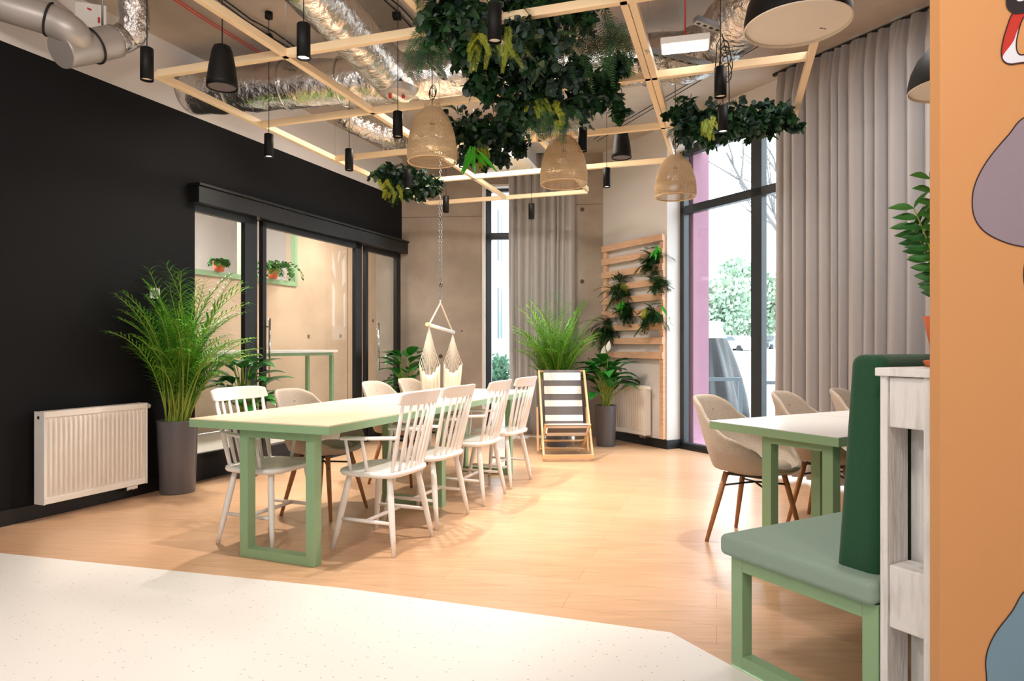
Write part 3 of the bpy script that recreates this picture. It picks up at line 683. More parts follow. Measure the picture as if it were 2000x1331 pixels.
# ---------------------------------------------------------------- ceiling grid
gA = math.radians(18.25); GL = V((math.sin(gA), math.cos(gA), 0)); GC = V((math.cos(gA), -math.sin(gA), 0)); G0 = V((-2.25, 4.23, 0)); GZ = 2.87
def gp(c, g, z=0): return G0+GC*c+GL*g+V((0, 0, z))
gr = thing('ceiling_grid', 'cream painted timber grid suspended below the ceiling', 'ceiling frame', tuple(G0+V((0, 0, GZ))), 0)
def gbeam(c0, g0, c1, g1):
    a, b = gp(c0, g0)-G0, gp(c1, g1)-G0; m_ = MB(); m_.bar(a, b, .038, .045); return m_.build('beam', 'grid_cream', gr, bevel=.002)
for a in ((0, 0, 0, 4.0), (.97, -1.6, .97, 3.98), (1.95, -1.6, 1.95, 3.9), (2.95, -1.6, 2.95, 2.85), (2.992, .02, 2.992, 2.0), (3.9, -.3, 3.9, 2.05)): gbeam(*a)
for g, c0, c1 in ((0, 0, 3.9), (1.0, 0, 3.9), (2.0, 0, 3.9), (3.0, 0, 2.95), (4.0, 0, 1.95)):
    a = gp(c0+.02, g)-G0; b = gp(c1-.02, g)-G0; m_ = MB(); m_.bar(a, b, .038, .045); m_.build('beam', 'grid_cream', gr, bevel=.002)
for c, g in ((0, .9), (0, 2), (0, 3), (.97, 0), (.97, 2), (1.95, 3), (2.95, 1), (2.95, 2), (3.9, 1), (.5, 2), (1.5, 1), (0, 3.98)):
    m_ = MB(); q = gp(c, g)-G0; m_.tube([q+V((0, 0, .02)), q+V((0, 0, CEIL-GZ))], .0015, 5); m_.build('suspension_wire', 'steel', gr)
# ---------------------------------------------------------------- pendants
def cyl_pendant(loc, zb, h, r, label, group, lit, name='cylinder_pendant'):
    p_ = thing(name, label, 'lamp', (loc[0], loc[1], zb), 0, group)
    m_ = MB(); m_.lathe([(r-.004, .006), (r-.002, 0), (r, 0), (r, h-.004), (r-.004, h), (.001, h)], 32); m_.build('shade', 'lamp_black', p_)
    m_ = MB(); m_.lathe([(.001, .012), (r-.003, .012)], 24); m_.build('diffuser', 'glow' if lit else 'lamp_inner', p_)
    m_ = MB(); m_.tube([(0, 0, h), (0, 0, CEIL-zb-.03)], .0025, 6); m_.build('cord', 'rubber', p_)
    m_ = MB(); m_.lathe([(.001, 0), (.028, 0), (.028, .045), (.001, .045)], 16); o = m_.build('ceiling_cup', 'lamp_black', p_); o.location.z = CEIL-zb-.045
    return p_
def spot(loc, z, power, size=78, blend=.6, color=WARM, rad=.028):
    l = bpy.data.lights.new('pendant_spot', 'SPOT'); l.energy = power; l.color = color; l.spot_size = math.radians(size); l.spot_blend = blend; l.shadow_soft_size = rad
    o = bpy.data.objects.new('pendant_spot', l); o.location = (loc[0], loc[1], z-.02); COL.objects.link(o)
G = 'black cylinder pendants'
CP = [(287, 157, 0, 'black cylinder pendant left of the grid corner, above the black wall'), (593, 115, 1, 'lit black cylinder pendant in front of the near beam, beside the foil duct'),
      (525, 307, 1, 'lit black cylinder pendant hanging before the black wall left of the door'), (777, 268, 0, 'black cylinder pendant just left of the nearest wicker shade'),
      (682, 333, 0, 'black cylinder pendant above the glass door, left of the small greenery'), (966, 82, 0, 'black cylinder pendant inside the big hanging greenery between yellow ferns'),
      (1065, 240, 1, 'lit black cylinder pendant under the big greenery'), (1138, 296, 0, 'black cylinder pendant between middle wicker shade and small speaker'),
      (1185, 366, 1, 'lit black cylinder pendant before the white wall above the slatted screen'), (1038, 428, 1, 'lit black cylinder pendant before the far grey curtain'),
      (871, 415, 0, 'black cylinder pendant before the concrete wall next to the chain'), (904, 327, 1, 'lit black cylinder pendant right of the nearest wicker shade'),
      (796, 369, 1, 'lit black cylinder pendant under the small left greenery'), (1412, 258, 1, 'lit black cylinder pendant below the right hand greenery')]
PW = {593: 120, 525: 165, 1065: 130, 1185: 105, 1038: 115, 904: 120, 796: 140, 1412: 90}
for px, pb, lit, lab in CP:
    y = 1.40*F/(HZ-pb); q = at(px, pb, y); cyl_pendant(q, q.z, .17, .0325, lab, G, lit)
    if lit: spot(q, q.z, PW[px])
q = at(1407, 190, 3.80); cyl_pendant(q, q.z, .17, .034, 'large black cylinder with looped cables above the right hand greenery', G, 0)
m_ = MB(); rr = random.Random(9)
for k in range(4):
    a0 = rr.uniform(0, 3); rx = rr.uniform(.03, .05); pts = [V((q.x+.035+rx*math.cos(a0+t*2*PI/12)*.8, q.y+.01*k, q.z+.14+k*.05+rx*1.5*math.sin(a0+t*2*PI/12))) for t in range(13)]; m_.tube(pts, .003, 6)
m_.tube([V((q.x-.03, q.y, q.z+.14)), V((q.x-.02, q.y, q.z+.30)), V((q.x+.01, q.y, q.z+.36)), V((q.x+.045, q.y, q.z+.2)), V((q.x+.05, q.y, q.z+.05)), V((q.x+.05, q.y, q.z-.03))], .003, 6)
tag(m_.build('cable_loop', 'rubber'), 'coiled black cable beside the large cylinder at upper right', 'cable')
def bell(px, pb, wpx, dia, label):
    y = dia*F/wpx; q = at(px, pb, y); k = dia/.165; p_ = thing('pendant_speaker', label, 'speaker', (q.x, q.y, q.z), 0, 'black bell shaped pendants')
    m_ = MB(); m_.lathe([(.001*k, .01*k), (.074*k, .01*k), (.076*k, 0), (.0825*k, 0), (.082*k, .03*k), (.070*k, .12*k), (.055*k, .20*k), (.045*k, .228*k), (.03*k, .236*k), (.001, .238*k)], 40); m_.build('housing', 'lamp_black', p_)
    m_ = MB(); m_.lathe([(.001, .007*k), (.073*k, .007*k)], 32); m_.build('grille', 'canvas_grey', p_)
    m_ = MB(); m_.tube([(0, 0, .236*k), (0, 0, CEIL-q.z)], .003, 6); m_.build('cord', 'rubber', p_)
bell(434, 172, 58, .165, 'large black bell shaped pendant speaker at upper left')
bell(1214, 309, 39, .165, 'black bell shaped pendant speaker before the white wall')
def dome(loc, dia, label):
    r = dia/2; p_ = thing('dome_pendant', label, 'lamp', loc, 0, 'black dome pendants')
    pr = [(r, 0), (r*.99, .04), (r*.93, .10), (r*.80, .165), (r*.60, .215), (r*.35, .245), (.03, .258), (.02, .30), (.001, .30)]
    m_ = MB(); m_.lathe(pr, 64); m_.build('shade', 'lamp_black', p_)
    m_ = MB(); m_.lathe([(a-.004 if a > .01 else a, b-.003) for a, b in pr[:7]]+[(.001, .25)], 64); m_.lathe([(r-.004, -.003), (r, 0)], 64); m_.build('inner_shade', 'lamp_inner', p_)
    m_ = MB(); m_.lathe([(.001, .010), (r-.006, .010)], 48); m_.build('diffuser', 'lamp_inner', p_)
    m_ = MB(); m_.tube([(0, 0, .3), (0, 0, CEIL-loc[2])], .003, 6); m_.build('cord', 'rubber', p_)
    return p_
q = at(1557, 50, 2.83); dm = dome(tuple(q), .43, 'large black dome pendant with cream underside at upper right')
m_ = MB(); p_ = at(1606, 58, 2.88)-q
for k in range(8):
    if k != 4: m_.box((p_.x-.014+k*.004, p_.y-.01+k*.0012, .0085), (.0028, .006, .001))
m_.build('printed_mark', 'canvas_grey', dm)
q = at(1866, 172, 3.59); dome(tuple(q), .45, 'black dome pendant half hidden by the orange wall')
def wicker(px, pb, wpx, ptop, label):
    dia = .34; y = dia*F/wpx; q = at(px, pb, y); hh = (pb-ptop)/F*y; r = dia/2
    p_ = thing('wicker_pendant', label, 'lamp', (q.x, q.y, q.z), 0, 'woven wicker pendants')
    def rad(t):
        P_ = [(0, .97), (.08, 1), (.3, .98), (.45, .92), (.6, .85), (.75, .73), (.88, .57), (.96, .42), (1, .30)]
        for (a0, h0), (a1, h1) in zip(P_, P_[1:]):
            if t <= a1: return r*(h0+(h1-h0)*(t-a0)/(a1-a0))
        return r*.24
    m_ = MB(); nv = 72; rr = random.Random(px)
    nr = 50
    for i in range(nr):
        t = i/(nr-1); z = t*hh; dense = 1 if (.18 < t < .30 or .42 < t < .56 or .72 < t < .84) else 0
        rg = rad(t); m_.tube([(rg*math.cos(k*2*PI/36), rg*math.sin(k*2*PI/36), z+rr.uniform(-.001, .001)) for k in range(36)], .0030 if dense else .0017, 4, closed=True)
    for k in range(nv):
        a = k*2*PI/nv; m_.tube([(rad(t)*math.cos(a+.06*math.sin(t*9)), rad(t)*math.sin(a+.06*math.sin(t*9)), t*hh) for t in [j/12 for j in range(13)]], .0018, 3, cap=False)
    m_.tube([(rad(0)*math.cos(k*2*PI/36), rad(0)*math.sin(k*2*PI/36), 0) for k in range(36)], .005, 6, closed=True)
    for k in range(8):
        a = k*2*PI/8; a2 = a+.7; rt = rad(1); m_.tube([(rt*math.cos(a), rt*math.sin(a), hh), (rt*1.1*math.cos((a+a2)/2), rt*1.1*math.sin((a+a2)/2), hh+.03), (rt*math.cos(a2), rt*math.sin(a2), hh)], .0018, 4)
    m_.build('shade', 'rattan', p_)
    m_ = MB(); m_.lathe([(.001, hh*.30), (.02, hh*.31), (.032, hh*.37), (.03, hh*.44), (.016, hh*.52), (.012, hh*.56), (.001, hh*.56)], 20); m_.build('bulb', 'bulb', p_)
    m_ = MB(); m_.lathe([(.001, hh*.56), (.018, hh*.56), (.018, hh*.72), (.001, hh*.72)], 16); m_.build('socket', 'lamp_black', p_)
    m_ = MB(); m_.tube([(0, 0, hh*.7), (0, 0, CEIL-q.z)], .0028, 6)
    for j in range(3): m_.tube([(.022*math.cos(t*PI/6)+.004*j, .022*math.sin(t*PI/6)*.3, hh+.10+.045*math.sin(t*PI/6)+.01*j) for t in range(12)], .0026, 5, closed=True)
    m_.build('cord', 'rubber', p_)
wicker(844, 316, 97, 212, 'wicker dome pendant with bulb, nearest and leftmost')
wicker(1101, 360, 92, 268, 'wicker dome pendant, middle of the three')
wicker(1319, 385, 80, 305, 'wicker dome pendant in front of the window, rightmost')
# ---------------------------------------------------------------- ducts and services
m_ = MB(); a, b = at(366, 182, 5.66), at(1330, 112, 5.05); m_.tube([a.lerp(b, t/40)+V((0, 0, .006*math.sin(t*1.7))) for t in range(41)], [.185+.004*math.sin(t*2.3) for t in range(41)], 48)
m_.build('duct_body', 'foil', None)
du = bpy.data.objects['duct_body']; du.name = 'cross_duct'; tag(du, 'foil wrapped duct crossing the ceiling from the black wall to the right', 'duct')
def band(mb, p, d, r): 
    d = V(d).normalized(); x = d.cross(V((0, 0, 1))).normalized(); y = x.cross(d); mb.tube([p+x*r*math.cos(t*PI/12)+y*r*math.sin(t*PI/12) for t in range(24)], .007, 5, closed=True)
for t in (.10, .22, .34, .62, .8): m_ = MB(); band(m_, a.lerp(b, t), b-a, .192); m_.build('strap', 'chrome', du)
m_ = MB(); a2, b2 = at(575, -60, 3.82), at(782, 165, 5.22); m_.tube([a2.lerp(b2, t/24) for t in range(25)], [.165+.003*math.sin(t*2.1) for t in range(25)], 40); tag(m_.build('long_duct', 'foil'), 'wide foil duct running from the top edge down to the cross duct', 'duct')
m_ = MB(); pts = [at(672, 222, 6.1), at(690, 240, 6.15), at(730, 258, 6.25), at(775, 272, 6.3), at(815, 284, 6.2), at(850, 282, 5.9)]
PP = []
for i in range(len(pts)-1): PP += [pts[i].lerp(pts[i+1], k/6) for k in range(6)]
m_.tube(PP, [.095+.006*math.sin(k*2.2) for k in range(len(PP))], 28); tag(m_.build('flexible_duct', 'foil_fine'), 'short crinkled foil duct above the wicker shade', 'duct')
m_ = MB(); pts = [at(1560, -120, 3.4), at(1480, -20, 3.75), at(1430, 50, 4.1), at(1395, 90, 4.5), at(1330, 115, 4.8), at(1250, 118, 4.95)]
PP = []
for i in range(len(pts)-1): PP += [pts[i].lerp(pts[i+1], k/6) for k in range(6)]
m_.tube(PP, [.175+.010*math.sin(k*2.2) for k in range(len(PP))], 32); tag(m_.build('flexible_duct', 'foil_fine'), 'thick crinkled foil duct beside the bright ceiling light', 'duct')
m_ = MB(); h0 = at(775, 178, 5.05); m_.lathe([(.001, 0), (.125, 0), (.13, .006), (.14, .02), (.15, .05)], 40, (0, 0, 0)); ht = m_.build('duct_hatch', ['galv']); ht.location = (h0.x, h0.y, h0.z-.03); tag(ht, 'round metal duct hatch with two red knobs', 'hatch')
for dx in (-.05, .05):
    m_ = MB(); m_.lathe([(.001, -.022), (.012, -.022), (.014, -.01), (.008, 0), (.001, 0)], 12); o = m_.build('knob', 'red_cable', ht); o.location = (dx, 0, 0)
# galvanised pipework at upper left
def pipe(mb, pts, r, n=28, sub=5):
    pp = [V(p) for p in pts]; PP = []
    for i in range(len(pp)-1):
        p0, p1, p2, p3 = pp[max(i-1, 0)], pp[i], pp[i+1], pp[min(i+2, len(pp)-1)]
        for k in range(sub): t = k/sub; PP.append(.5*((2*p1)+(p2-p0)*t+(2*p0-5*p1+4*p2-p3)*t*t+(3*p1-p0-3*p2+p3)*t**3))
    PP.append(pp[-1]); mb.tube(PP, r, n)
gy = thing('ventilation_pipe', 'grey galvanised ventilation pipe at the upper left', 'duct', tuple(at(140, 80, 4.3)))
O_ = gy.location
m_ = MB(); pipe(m_, [at(-140, -40, 3.9)-O_, at(0, 8, 4.0)-O_, at(95, 38, 4.1)-O_, at(140, 62, 4.15)-O_, at(150, 85, 4.25)-O_, at(145, 98, 4.3)-O_], .095); m_.build('elbow', 'galv', gy)
m_ = MB(); pipe(m_, [at(118, 100, 4.15)-O_, at(170, 92, 4.3)-O_, at(225, 80, 4.45)-O_], .103); m_.build('tee', 'galv', gy)
m_ = MB(); pipe(m_, [at(222, 80, 4.42)-O_, at(245, 72, 4.5)-O_, at(262, 50, 4.5)-O_, at(256, -40, 4.4)-O_], .092); m_.build('foil_sleeve', 'foil_fine', gy)
m_ = MB(); pipe(m_, [at(40, -60, 4.2)-O_, at(85, 10, 4.15)-O_, at(125, 45, 4.15)-O_], .085); m_.build('branch', 'galv', gy)
m_ = MB()
for p, d, r in ((at(182, 90, 4.33)-O_, at(225, 80, 4.45)-at(170, 92, 4.3), .108), (at(96, 38, 4.1)-O_, at(140, 62, 4.15)-at(0, 8, 4.0), .099)): band(m_, p, d, r)
m_.build('clamp', 'rubber', gy)
m_ = MB(); m_.tube([at(200, 50, 4.4)-O_, at(200, -120, 4.4)-O_], .006, 6); m_.build('hanger_rod', 'steel', gy)
m_ = MB(); q = at(176, 30, 4.75); m_.box((0, 0, 0), (.20, .02, .16), RZ(.35)); m_.cm = 1; m_.box((-.05, -.013, .06), (.14, .004, .012), Matrix.Rotation(.4, 3, 'Y')); m_.box((.07, -.013, -.04), (.012, .004, .04)); o = m_.build('notice_board', ['plastic_white', 'red_cable']); o.location = q; tag(o, 'white notice with red mark behind the grey pipe', 'sign')
# cables
def cable(name, pts, r, mt, label, cat='cable'):
    m_ = MB(); [m_.tube(p, r, 6) for p in pts]; tag(m_.build(name, mt), label, cat)
zc = lambda px, py: at(px, py, (CEIL-.03-CH)*F/(HZ-py))
cable('red_cable', [[zc(310, -20), zc(400, 40), zc(515, 110), zc(640, 190)], [zc(318, -20), zc(408, 40), zc(522, 110), zc(646, 190)]], .004, 'red_cable', 'pair of red cables running along the concrete ceiling')
cable('black_cable', [[zc(400, -20), zc(480, 40), zc(525, 70), zc(580, 102), zc(640, 150)], [zc(412, -20), zc(490, 38), zc(535, 62), zc(588, 100), zc(650, 148)]], .006, 'rubber', 'pair of black cables on the ceiling left of the foil duct')
cable('black_cable', [[zc(740, -10), zc(775, 22), zc(800, 50), zc(840, 80)], [zc(748, -14), zc(783, 14), zc(812, 46), zc(850, 76)]], .006, 'rubber', 'pair of black cables on the ceiling right of the foil duct')
cable('ceiling_conduit', [[zc(1160, 272), zc(1300, 190), zc(1520, 60), zc(1700, -40)], [zc(1166, 276), zc(1306, 194), zc(1526, 64), zc(1706, -36)]], .004, 'rubber', 'thin double cable running diagonally over the ceiling at right')
for x, y in ((524, 68), (775, 26)):
    q = zc(x, y); m_ = MB(); m_.box((q.x, q.y, q.z-.02), (.06, .06, .04)); tag(m_.build('junction_box', 'lamp_black', bevel=.004), 'black ceiling junction box '+('before the grid, left' if x < 600 else 'beside the big greenery'), 'junction box')
# struts
def strut(a, b, label):
    m_ = MB(); m_.bar(a, b, .045, .035); m_.cm = 1; n = 8
    for i in range(n):
        t = (i+.5)/n; d = (b-a)/n*.25; p = a.lerp(b, t)-V((0, 0, .0185)); m_.bar(p-d, p+d, .016, .002)
    tag(m_.build('strut_channel', ['channel', 'lamp_black']), label, 'bracket')
strut(at(832, 112, 4.9), at(908, 196, 5.5), 'slotted steel channel under the foil duct near the wicker shade')
strut(at(1358, 38, 3.9), at(1455, 72, 4.0), 'slotted steel channel behind the large dome pendant')
strut(at(1258, 97, 4.4), at(1388, 128, 4.3), 'slotted steel channel below the bright ceiling light')
lp = thing('led_panel', 'small bright rectangular ceiling light beside the foil duct', 'lamp', tuple(at(1338, 92, 4.1)))
m_ = MB(); m_.box((0, 0, .02), (.29, .16, .04), RZ(-.25)); m_.build('housing', 'plastic_white', lp, bevel=.004)
m_ = MB(); m_.box((0, 0, -.002), (.265, .14, .004), RZ(-.25)); m_.build('diffuser', 'panel_glow', lp)
m_ = MB(); m_.tube([(0, 0, .04), (0, 0, CEIL-lp.location.z)], .005, 6); m_.build('hanger', 'red_cable', lp)
ac = thing('ceiling_cassette', 'white square ceiling air unit behind the greenery', 'air conditioner', tuple(at(988, 325, 7.35)), -.28)
m_ = MB(); m_.box((0, 0, .012), (.60, .60, .024)); m_.build('grille', 'plastic_white', ac, bevel=.006)
m_ = MB(); m_.lathe([(.12, -.004), (.24, -.001), (.25, .004)], 40); m_.build('outlet_ring', 'lamp_inner', ac)
m_ = MB(); m_.box((0, 0, .16), (.55, .55, .27)); m_.build('casing', 'galv', ac)
m_ = MB(); q = at(1085, 285, 7.2); m_.box((q.x, q.y, CEIL-.16), (.62, .45, .30), RZ(-.28)); tag(m_.build('duct_box', 'galv', bevel=.004), 'grey sheet metal duct box above the middle wicker shade', 'duct')
# ---------------------------------------------------------------- hanging greenery
def greenery(label, clusters, seed, yellow=(), lime=(), wisps=(), dens=1.0, lsz=1.0, name='hanging_greenery', ferns=.3):
    rr = random.Random(seed); o0 = at(*clusters[0][:3]); root = thing(name, label, 'plant', tuple(o0))
    st, iv, eu, fe, ye, li = [MB() for _ in range(6)]
    def rv(): 
        while True:
            v = V((rr.uniform(-1, 1), rr.uniform(-1, 1), rr.uniform(-1, 1)))
            if .05 < v.length < 1: return v
    for cx, cy, cy_, r in clusters:
        c = at(cx, cy, cy_)-o0; n = int(170*dens*r/.15)
        for i in range(int(n/7)):
            p = c+rv()*r*.55; kind = rr.random(); d = (rv().normalized()+V((0, 0, -.15))).normalized(); ln = r*rr.uniform(.6, 1.3); k = 9
            pts = [p]
            for j in range(k): d = (d+V((rr.uniform(-.2, .2), rr.uniform(-.2, .2), -.14))).normalized(); pts.append(pts[-1]+d*ln/k)
            if kind < 1-ferns:
                mbx, a_, b_ = (iv, .062, .050) if kind < (1-ferns)*.5 else (eu, .036, .036)
                st.tube(pts, .0013, 3, cap=False)
                for j in range(1, k+1):
                    for q in range(2):
                        dd = (rv().normalized()+V((0, 0, -.5))).normalized(); s_ = rr.uniform(.7, 1.15)*lsz
                        if mbx is iv:
                            L0 = a_*s_; mbx.leaf(pts[j], dd, rv(), L0, b_*s_, 4, droop=.3, fold=.15, prof=lambda t: (.55 if t < .05 else (1 if t < .3 else (.62 if t < .55 else (.5 if t < .8 else .04)))))
                        else: mbx.leaf(pts[j]+dd*.006, dd, rv(), a_*s_, b_*s_, 4, fold=.1, prof=lambda t: max(.08, math.sin(PI*min(.97, max(.06, t)))**.6))
            else:
                frond(fe, pts, rr, .06*lsz, V((0, 0, 1)))
    for lst, mbx in ((yellow, ye), (lime, li)):
        for cx, cy, cy_, r, ln in lst:
            c = at(cx, cy, cy_)-o0
            for i in range(9 if mbx is ye else 7):
                p = c+rv()*r*2.0; d = V((rr.uniform(-1.1, 1.1), rr.uniform(-1.1, 1.1), -.9)).normalized(); pts = [p]
                for j in range(9): d = (d+V((rr.uniform(-.12, .12), rr.uniform(-.12, .12), -.1))).normalized(); pts.append(pts[-1]+d*ln/9)
                if mbx is ye: frond(ye, pts, rr, .020, V((0, -1, 0)), .0035)
                else: li.leaf(pts[0], pts[1]-pts[0], V((0, -1, 0)), ln, .03, 6, droop=.1, fold=.3)
    for cx, cy, cy_, r, ln in wisps:
        c = at(cx, cy, cy_)-o0
        for i in range(22):
            p = c+rv()*r; d = V((rr.uniform(-.8, .8), rr.uniform(-.5, .5), rr.uniform(-1, -.1))).normalized(); pts = [p]
            for j in range(9): d = (d+V((rr.uniform(-.15, .15), rr.uniform(-.15, .15), -.12))).normalized(); pts.append(pts[-1]+d*ln/9)
            frond(fe, pts, rr, .035, V((0, -1, 0)), .004)
    st.build('stems', 'fern_dark', root); iv.build('ivy_leaves', 'ivy', root) if iv.v else None; eu.build('eucalyptus_leaves', 'euc', root) if eu.v else None
    if fe.v: fe.build('fern_fronds', 'fern_dark', root)
    if ye.v: ye.build('yellow_fern', 'fern_yellow', root)
    if li.v: li.build('bright_leaves', 'lime_leaf', root)
    return root
def frond(mb, pts, rr, ll, up, wd=.011):
    n = len(pts)-1; mb.tube(pts, .0014, 3, cap=False)
    for j in range(1, n+1):
        for h_ in (0, .5):
            p = pts[j].lerp(pts[j-1], h_); dd = (pts[j]-pts[j-1]).normalized(); sd = dd.cross(up); sd = sd.normalized() if sd.length > .05 else V((1, 0, 0)); t = j/n
            for sg in (-1, 1): mb.leaf(p, dd*.7+sd*sg, up, ll*(1.15-.9*t)+.008, wd, 2, fold=.2)
greenery('large mass of ivy, eucalyptus and fern hanging through the grid at top centre',
    [(1000, 60, 3.6, .18), (870, 10, 3.45, .16), (850, 30, 3.5, .10), (930, 20, 3.5, .18), (1010, 10, 3.5, .18), (1080, 20, 3.6, .15), (1140, 10, 3.7, .13), (900, 85, 3.7, .12), (950, 120, 3.8, .15), (1060, 90, 3.7, .17),
     (1010, 145, 3.9, .17), (950, 165, 3.9, .10), (1070, 160, 3.95, .17), (1120, 125, 4.0, .15), (1180, 150, 4.1, .09), (1215, 130, 4.1, .05), (1130, 185, 4.1, .13), (1190, 185, 4.15, .09), (1205, 215, 4.15, .04), (1020, 205, 4.0, .12), (1075, 205, 4.1, .11), (1205, 115, 4.1, .07)], 31,
    yellow=[(940, 75, 3.5, .03, .13), (1000, 70, 3.5, .03, .14), (1090, 215, 3.95, .03, .10), (1050, 205, 3.95, .03, .10)], dens=1.05, wisps=[(1150, 45, 3.8, .12, .30), (1195, 60, 3.9, .08, .25), (835, 75, 3.6, .05, .20), (1045, 215, 4.0, .05, .16), (1095, 215, 4.0, .05, .16)])
greenery('mid sized trailing greenery between the nearest and middle wicker shades', [(950, 255, 5.0, .16), (905, 240, 5.0, .13), (985, 240, 5.0, .14), (920, 280, 5.0, .12), (950, 300, 5.0, .09), (1000, 270, 5.0, .10), (985, 305, 5.0, .05), (1012, 285, 5.0, .05)], 32,
    lime=[(925, 290, 4.8, .02, .22)], yellow=[(940, 300, 4.9, .03, .1)], dens=1.1, lsz=1.05)
greenery('small clump of greenery above the glass door corner', [(795, 345, 6.3, .16), (755, 335, 6.3, .14), (835, 352, 6.3, .12), (770, 360, 6.3, .12), (815, 365, 6.3, .11), (850, 360, 6.3, .07)], 33,
    yellow=[(770, 365, 6.2, .05, .11), (745, 358, 6.2, .04, .1)], dens=1.15, lsz=1.1)
greenery('long garland of dark leaves in front of the dark framed window', [(1440, 230, 4.75, .13), (1340, 210, 4.75, .11), (1335, 240, 4.75, .10), (1375, 230, 4.75, .13), (1405, 235, 4.75, .13), (1475, 225, 4.75, .13), (1510, 215, 4.75, .11), (1535, 220, 4.75, .08), (1360, 255, 4.75, .08), (1500, 240, 4.75, .08), (1550, 245, 4.75, .04)], 34,
    yellow=[(1385, 235, 4.6, .03, .10)], dens=1.0, lsz=1.1)
PLN = lambda px, py: None
def wall_fern(label, px, py, r, seed, lime=(), yellow=()):
    t = (px-CX)/F; y = 5.876/(.5543+t)-.14
    greenery(label, [(px, py, y, r)], seed, lime=[(a, b, y-.05, .02, .16) for a, b in lime], yellow=[(a, b, y-.05, .02, .09) for a, b in yellow], dens=1.5, ferns=1.0, name='fern_clump', lsz=1.5)
wall_fern('dark fern clump on the slats, upper left', 1212, 565, .23, 41, yellow=[(1218, 558)])
wall_fern('dark fern clump low at the left edge of the slatted screen', 1186, 640, .23, 42)
wall_fern('narrow fern tuft hanging below the upper left clump', 1222, 608, .15, 43, lime=[(1216, 590)])
wall_fern('fern clump with a lime leaf at the top right of the screen', 1274, 505, .17, 44, lime=[(1282, 482)])
wall_fern('small dark fern tuft under the top right clump', 1286, 550, .13, 45)
wall_fern('fern clump with pale leaf at the lower right of the screen', 1275, 618, .17, 46, lime=[(1294, 600)], yellow=[(1262, 608)])
# ---------------------------------------------------------------- hammock seat
hm = thing('hammock_chair', 'cream hanging hammock seat on a chain from the ceiling', 'hammock', (-.72, 6.74, .35)); H0 = V(hm.location)
ap = at(860, 592, 6.74)-H0; la, ra = at(838, 635, 6.46)-H0, at(884, 649, 7.02)-H0
m_ = MB(); z = ap.z+.02; i = 0
while z < CEIL-.35:
    c = V((ap.x, ap.y, z)); ax = V((1, 0, 0)) if i % 2 else V((0, 1, 0))
    for dx in ((-.011, .011) if z < 2.62-.35 else (0,)): m_.tube([c+V((dx, 0, 0))+ax*.009*math.cos(t*PI/4)+V((0, 0, .018*math.sin(t*PI/4))) for t in range(8)], .0028, 4, closed=True)
    z += .029; i += 1
m_.build('chain', 'steel', hm)
m_ = MB()
for e in (la, ra): m_.tube([ap+V((0, 0, .03)), ap, e], .009, 8)
m_.build('rope', 'rope', hm)
m_ = MB(); d = (ra-la).normalized(); m_.tube([la-d*.03, ra+d*.03], .018, 14); bo = m_.build('spreader_bar', 'bar_white', hm)
m_ = MB(); m_.tube([la-d*.045, la-d*.02], .02, 14); m_.build('end_cap', 'beech', bo)
m_ = MB(); 
cs = MB(); seat = V((0.02, 0, .10))
def fan(e, sgn):
    m_ = MB()
    top = V((e.x, e.y, e.z-.02)); lo = []
    for k in range(15):
        t = k/14; p = V((e.x+(t-.5)*.17, e.y+(t-.5)*.22+.02, .62-.10*math.sin(t*PI))); lo.append(p); m_.tube([top, top.lerp(p, .5)+V((0, 0, -.02)), p], .003, 4, cap=False)
    def fn(u, v):
        k = u*14; i = min(13, int(k)); p = lo[i].lerp(lo[i+1], k-i); q = V((p.x*.75+.0, p.y*.7, .06+.08*abs(u-.5))); r_ = p.lerp(q, v); r_ += V((0, 0, -.05*math.sin(v*PI)))+V((.012*math.sin(u*34), .010*math.cos(u*30), 0))*(1-v); return r_
    cs.grid(fn, 28, 10); m_.build('cords', 'rope', hm)
fan(la, -1); fan(ra, 1)
cs.grid(lambda u, v: V(((u-.5)*.30+(la.x+ra.x)*.3, (v-.5)*.75, .05+.16*(u-.5)**2+.35*(v-.5)**2)), 12, 12)
cs.build('seat_cloth', 'hammock_cloth', hm, solid=.006)
# ---------------------------------------------------------------- deck chair
dk = thing('deck_chair', 'wooden deck chair with grey and white striped canvas', 'chair', (.553, 6.96, 0), .04); dk.scale = (.94, 1, .98)
# local: front towards -Y
def sidebar(x, a, b, name='side_rail'):
    m_ = MB(); m_.bar((x, a[0], a[1]), (x, b[0], b[1]), .022, .04, up=(0, 1, 0)); return m_.build(name, 'beech', dk, bevel=.004)
for s in (-1, 1):
    sidebar(s*.262, (-.27, .02), (.34, .90)); sidebar(s*.238, (.36, .02), (-.22, .36), 'seat_side'); sidebar(s*.285, (.30, .50), (.20, .03), 'prop')
m_ = MB(); m_.bar((-.273, -.27, .045), (.273, -.27, .045), .022, .045); m_.build('front_foot_bar', 'beech', dk, bevel=.003)
for nm, y, z, hw in (('top_bar', .34, .895, .27), ('front_bar', -.22, .365, .25), ('rear_bar', .33, .04, .25), ('cross_bar', .18, .145, .25), ('prop_bar', .21, .05, .29)):
    m_ = MB(); m_.tube([(-hw, y, z), (hw, y, z)], .012, 12); m_.build(nm, 'beech', dk)
m_ = MB(); pr = [(.36, .89), (.335, .91), (.30, .885), (.20, .66), (.10, .42), (.05, .30), (.01, .245), (-.05, .225), (-.12, .26), (-.18, .32), (-.22, .378), (-.238, .36)]
def cv(t):
    k = t*(len(pr)-1); i = min(len(pr)-2, int(k)); f = k-i; return pr[i][0]*(1-f)+pr[i+1][0]*f, pr[i][1]*(1-f)+pr[i+1][1]*f
ln = [0]; ns = 120
for k in range(ns): a, b = cv(k/ns), cv((k+1)/ns); ln.append(ln[-1]+math.dist(a, b))
m_.grid(lambda u, v: V(((u-.5)*.426, *cv(v))), 1, ns)
